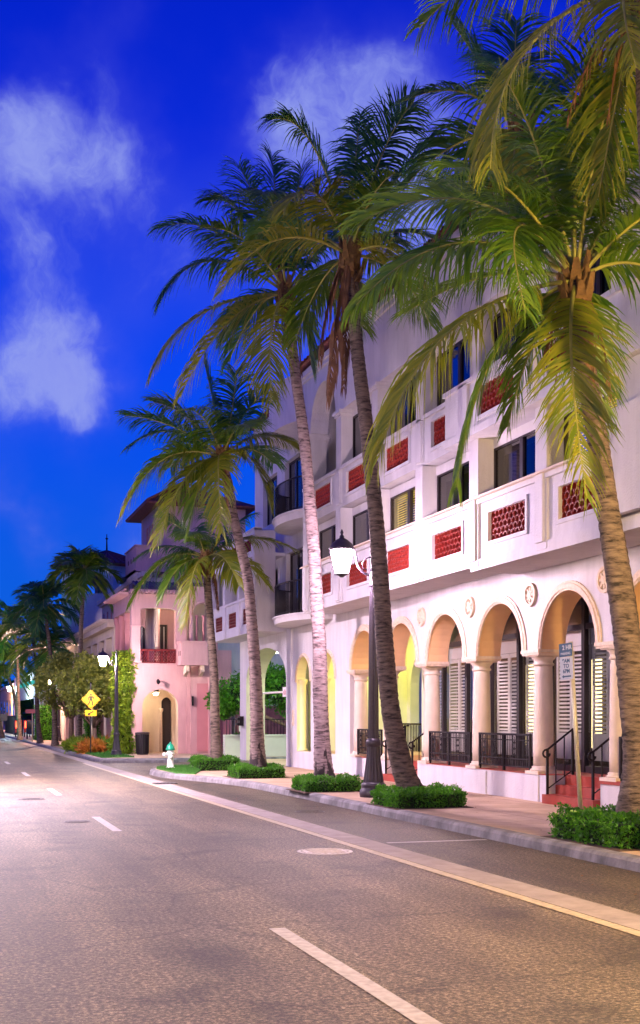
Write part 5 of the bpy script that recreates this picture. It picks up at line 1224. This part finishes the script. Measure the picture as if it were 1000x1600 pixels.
# ------------------------------------------------------------------ signs
wsn = empty('crossing_sign', (6.35, 51.9, .15), 'yellow diamond pedestrian crossing sign with a small arrow plate on a dark post', 'road sign')
g = MB(); g.box(-.025, .025, -.025, .025, 0, 2.95); g.lathe((0, 0, 0), [(.03, 2.95), (.045, 2.98), (.01, 3.03)], 8); g.build('post', 'iron_dark', wsn)
def plate(mb, pts, y0, y1):
    n = len(pts); mb.add([(x, y0, z) for x, z in pts]+[(x, y1, z) for x, z in pts], [tuple(range(n)), tuple(range(2*n-1, n-1, -1))]+[(i, (i+1) % n, n+(i+1) % n, n+i) for i in range(n)])
g = MB(); R_ = .41; zc = 2.3; plate(g, [(R_, zc), (0, zc+R_), (-R_, zc), (0, zc-R_)], -.045, -.03); dia = g.build('diamond_plate', 'sign_yellow', wsn)
g = MB()
for (a, b) in (((R_-.05, zc), (0, zc+R_-.05)), ((0, zc+R_-.05), (-R_+.05, zc)), ((-R_+.05, zc), (0, zc-R_+.05)), ((0, zc-R_+.05), (R_-.05, zc))): g.tube([(a[0], -.05, a[1]), (b[0], -.05, b[1])], .007, 4)
hd = [(.0+.04*math.cos(q*PI/5), zc+.20+.045*math.sin(q*PI/5)) for q in range(10)]; plate(g, hd, -.055, -.047)
plate(g, [(-.05, zc+.14), (.055, zc+.14), (.05, zc-.04), (-.05, zc-.04)], -.055, -.047)
for seg_ in ([(-.04, .13), (-.12, .04), (-.09, -.02)], [(.04, .13), (.12, .06), (.13, .0)], [(-.03, -.03), (-.06, -.13), (-.13, -.24)], [(.03, -.03), (.07, -.13), (.06, -.25)]):
    for (a, b) in zip(seg_, seg_[1:]):
        dx, dz = b[0]-a[0], b[1]-a[1]; l_ = math.hypot(dx, dz); nx, nz = -dz/l_*.022, dx/l_*.022
        plate(g, [(a[0]+nx, zc+a[1]+nz), (b[0]+nx, zc+b[1]+nz), (b[0]-nx, zc+b[1]-nz), (a[0]-nx, zc+a[1]-nz)], -.054, -.047)
g.build('walking_figure', 'sign_black', dia)
g = MB(); zc = 1.73; plate(g, [(-.24, zc-.13), (.24, zc-.13), (.24, zc+.13), (-.24, zc+.13)], -.045, -.03); ap = g.build('arrow_plate', 'sign_yellow', wsn)
g = MB(); plate(g, [(-.13, zc-.09), (-.02, zc-.075), (-.055, zc-.045), (.11, zc+.06), (.08, zc+.09), (-.085, zc-.01), (-.12, zc+.02)], -.055, -.047); g.build('arrow', 'sign_black', ap)
g = MB(); g.tube([(0, 0, 0), (0, 0, 2.0)], .03, 8); o = g.build('steel_post', 'pole_steel'); o.location = (6.55, 53.2, .15); tag(o, 'bare pale steel post just right of the crossing sign post', 'post')
ps = empty('parking_sign', (8.42, 14.95, .15), 'blue and white parking sign plates on a leaning pale steel pole', 'road sign')
top_r = -.14
g = MB(); g.tube([tuple(L3((.06, 0))), tuple(L3((-.10, 2.62)))], .032, 8); g.build('pole', 'pole_steel', ps)
def text_mesh(txt, size, m, parent, loc, rot, bold=.0):
    cu = bpy.data.curves.new('text', 'FONT'); cu.body = txt; cu.size = size; cu.align_x = 'CENTER'; cu.align_y = 'CENTER'; cu.extrude = .001; cu.offset = bold
    o = bpy.data.objects.new('tmp', cu); C.objects.link(o); bpy.context.view_layer.update()
    me = bpy.data.meshes.new_from_object(o); C.objects.unlink(o); bpy.data.objects.remove(o)
    me.materials.clear(); me.materials.append(MATS[m]); q = bpy.data.objects.new('lettering', me); C.objects.link(q); q.parent = parent; q.location = loc; q.rotation_euler = rot; return q
def sign_plate(zc, h, m, wd=.25):
    g = MB(); plate(g, [(-wd/2, -h/2), (wd/2, -h/2), (wd/2, h/2), (-wd/2, h/2)], -.004, .004)
    o = g.build('plate', m, ps); p = L3((-.08-(zc-2)*.05, zc)); o.location = (p.x-.1, p.y-.06, p.z); o.rotation_euler = (math.radians(0), math.radians(-3), -math.radians(76)); return o
pa = sign_plate(2.50, .18, 'sign_blue'); pb = sign_plate(2.25, .30, 'sign_white')
text_mesh('2 HR', .085, 'sign_white', pa, (.03, -.0055, .03), (PI/2, 0, 0), .002); text_mesh('PARKING', .045, 'sign_white', pa, (0, -.0055, -.05), (PI/2, 0, 0), .001)
for i, (tx, z) in enumerate((('9AM', .10), ('TO', .03), ('6PM', -.04))): text_mesh(tx, .075, 'sign_blue', pb, (0, -.0055, z), (PI/2, 0, 0), .002)
g = MB(); plate(g, [(-.09, -.11), (-.05, -.085), (-.05, -.1), (.09, -.1), (.09, -.12), (-.05, -.12), (-.05, -.135)], -.006, -.0045); g.build('arrow', 'sign_blue', pb)
# ------------------------------------------------------------------ hydrant and bin
hy = empty('fire_hydrant', (6.85, 36.6, .17), 'white fire hydrant with a green cap on the small lawn', 'hydrant')
g = MB(); g.lathe((0, 0, 0), [(.15, 0), (.15, .04), (.1, .06), (.095, .42), (.13, .44), (.13, .48), (.1, .5), (.1, .56)], 20); g.build('barrel', 'hydrant_white', hy)
g = MB(); g.lathe((0, 0, 0), [(.14, .56), (.14, .6), (.12, .62), (.11, .68), (.07, .74), (.03, .76), (.03, .8), (.01, .81)], 20); g.build('bonnet', 'hydrant_green', hy)
g = MB(); g.tube([(-.1, -.02, .42), (-.2, -.06, .42)], [.055, .055], 12); g.tube([(-.18, -.05, .42), (-.22, -.07, .42)], .07, 6); g.build('outlet', 'hydrant_white', hy)
g = MB(); g.tube([(0, -.08, .36), (0, -.19, .36)], [.06, .06], 12); g.build('outlet', 'hydrant_white', hy)
bn = empty('litter_bin', (8.35, 50.9, .15), 'dark slatted litter bin beside the pink arched porch', 'bin')
g = MB(); g.lathe((0, 0, 0), [(.23, .0), (.24, .03), (.27, .85)], 24); g.build('liner', 'bin_dark', bn)
g = MB()
for k in range(24): a = 2*PI*k/24; g.obox((.265*math.cos(a), .265*math.sin(a), .45), (.012*math.cos(a), .012*math.sin(a), 0), (-.02*math.sin(a), .02*math.cos(a), 0), (.01*math.cos(a), .01*math.sin(a), .4))
g.build('slats', 'iron_dark', bn)
g = MB(); g.lathe((0, 0, 0), [(.26, .86), (.3, .87), (.3, .92), (.22, .94), (.2, .9)], 24); g.build('rim', 'bin_dark', bn)
# ------------------------------------------------------------------ far small things at the left edge
def news_box(x, y, m, label, lit=False):
    t = empty('news_box', (x, y, .15), label, 'newspaper box', 'newspaper boxes at the far kerb'); g = MB(); g.box(-.25, .25, -.2, .2, .35, 1.25); g.box(-.28, .28, -.25, .22, 1.251, 1.3); g.build('cabinet', m, t)
    g = MB(); g.box(-.2, .2, -.22, -.2, .7, 1.2); g.build('door', 'red_glow' if lit else 'frame_dark', t)
    for (a, b) in ((-.2, -.15), (.2, -.15), (-.2, .15), (.2, .15)):
        g = MB(); g.box(a-.03, a+.03, b-.03, b+.03, 0, .35); g.build('leg', 'iron_dark', t)
news_box(6.35, 97, 'news_red', 'left red newspaper box with glowing front', True); news_box(7.05, 97.4, 'news_red', 'right red newspaper box with glowing front', True)
news_box(6.6, 88.5, 'box_blue', 'dark blue newspaper box left of the hedge block'); news_box(7.2, 88.8, 'box_blue', 'dark blue newspaper box next to the hedge block')
def small_sign(x, y, label, w=.75, h=.22, z=2.0, m='stucco_rose'):
    t = empty('street_sign', (x, y, .15), label, 'street sign'); g = MB(); g.tube([(0, 0, 0), (0, 0, z+.1)], .03, 6); g.build('post', 'pole_steel', t); g = MB(); g.box(-w/2, w/2, -.04, -.03, z-h/2, z+h/2); g.build('board', m, t)
small_sign(5.95, 78, 'small pinkish sign board on a thin pole among the far palms', .8, .25, 1.9); small_sign(4.9, 92, 'dark square sign board low on the left edge', .7, .5, 1.5, 'box_blue')
fn = empty('picket_fence', (6.9, 104, .15), 'row of thin dark fence bars in front of the ochre wall', 'fence')
g = MB()
for k in range(70): g.box(-.02, .02, k*.35-4, k*.35-3.95, 0, 1.6)
g.build('bars', 'iron_dark', fn); g = MB(); g.box(-.02, .02, -4, 20.5, 1.6, 1.65); g.build('rail', 'iron_dark', fn)
# green floodlight down the street
fl = empty('floodlight', (3.6, 84.5, .2), 'small green garden floodlight under the palms at the left edge', 'lamp'); g = MB(); g.lathe((0, 0, 0), [(.15, 0), (.15, .1), (.25, .3)], 12); g.build('housing', 'iron_dark', fl)
emis('green_flood', (.05, 1, .45), 400); g = MB(); g.lathe((0, 0, 0), [(.24, .301), (.24, .32)], 12); g.build('lens', 'green_flood', fl)
# ------------------------------------------------------------------ planting beds and litter
for (x, y, a, b_) in ((8.5, 13.75, 1.55, 1.95), (8.3, 20.4, 1.45, 1.5), (8.1, 25.2, 1.4, 1.4), (8.1, 31.2, 1.45, 1.5)):
    g = MB(); g.box(x-a/2, x+a/2, y-b_/2, y+b_/2, .14, .156); tag(g.build('planting_bed', 'soil'), kind='structure')
r = random.Random(99); g = MB()
for _ in range(420):
    x = r.choice((r.uniform(7.75, 10.7), r.uniform(6.0, 7.5), r.uniform(7.1, 7.5))); y = r.uniform(8, 34); z = .153 if x > 7.75 else .006
    a = r.uniform(0, PI*2); L_ = r.uniform(.015, .05); d = Vector((math.cos(a), math.sin(a), r.uniform(0, .3))); leaf(g, Vector((x, y, z)), d, Vector((0, 0, 1)), L_, L_*.3)
for _ in range(60):
    x = r.uniform(-1, 5.3); y = r.uniform(5, 26); a = r.uniform(0, PI*2); L_ = r.uniform(.012, .03); leaf(g, Vector((x, y, .006)), Vector((math.cos(a), math.sin(a), .1)), Vector((0, 0, 1)), L_, L_*.5)
tag(g.build('leaf_litter', 'palm_dead'), 'scattered dry leaf bits on the pavement and kerb', 'litter', kind='stuff')
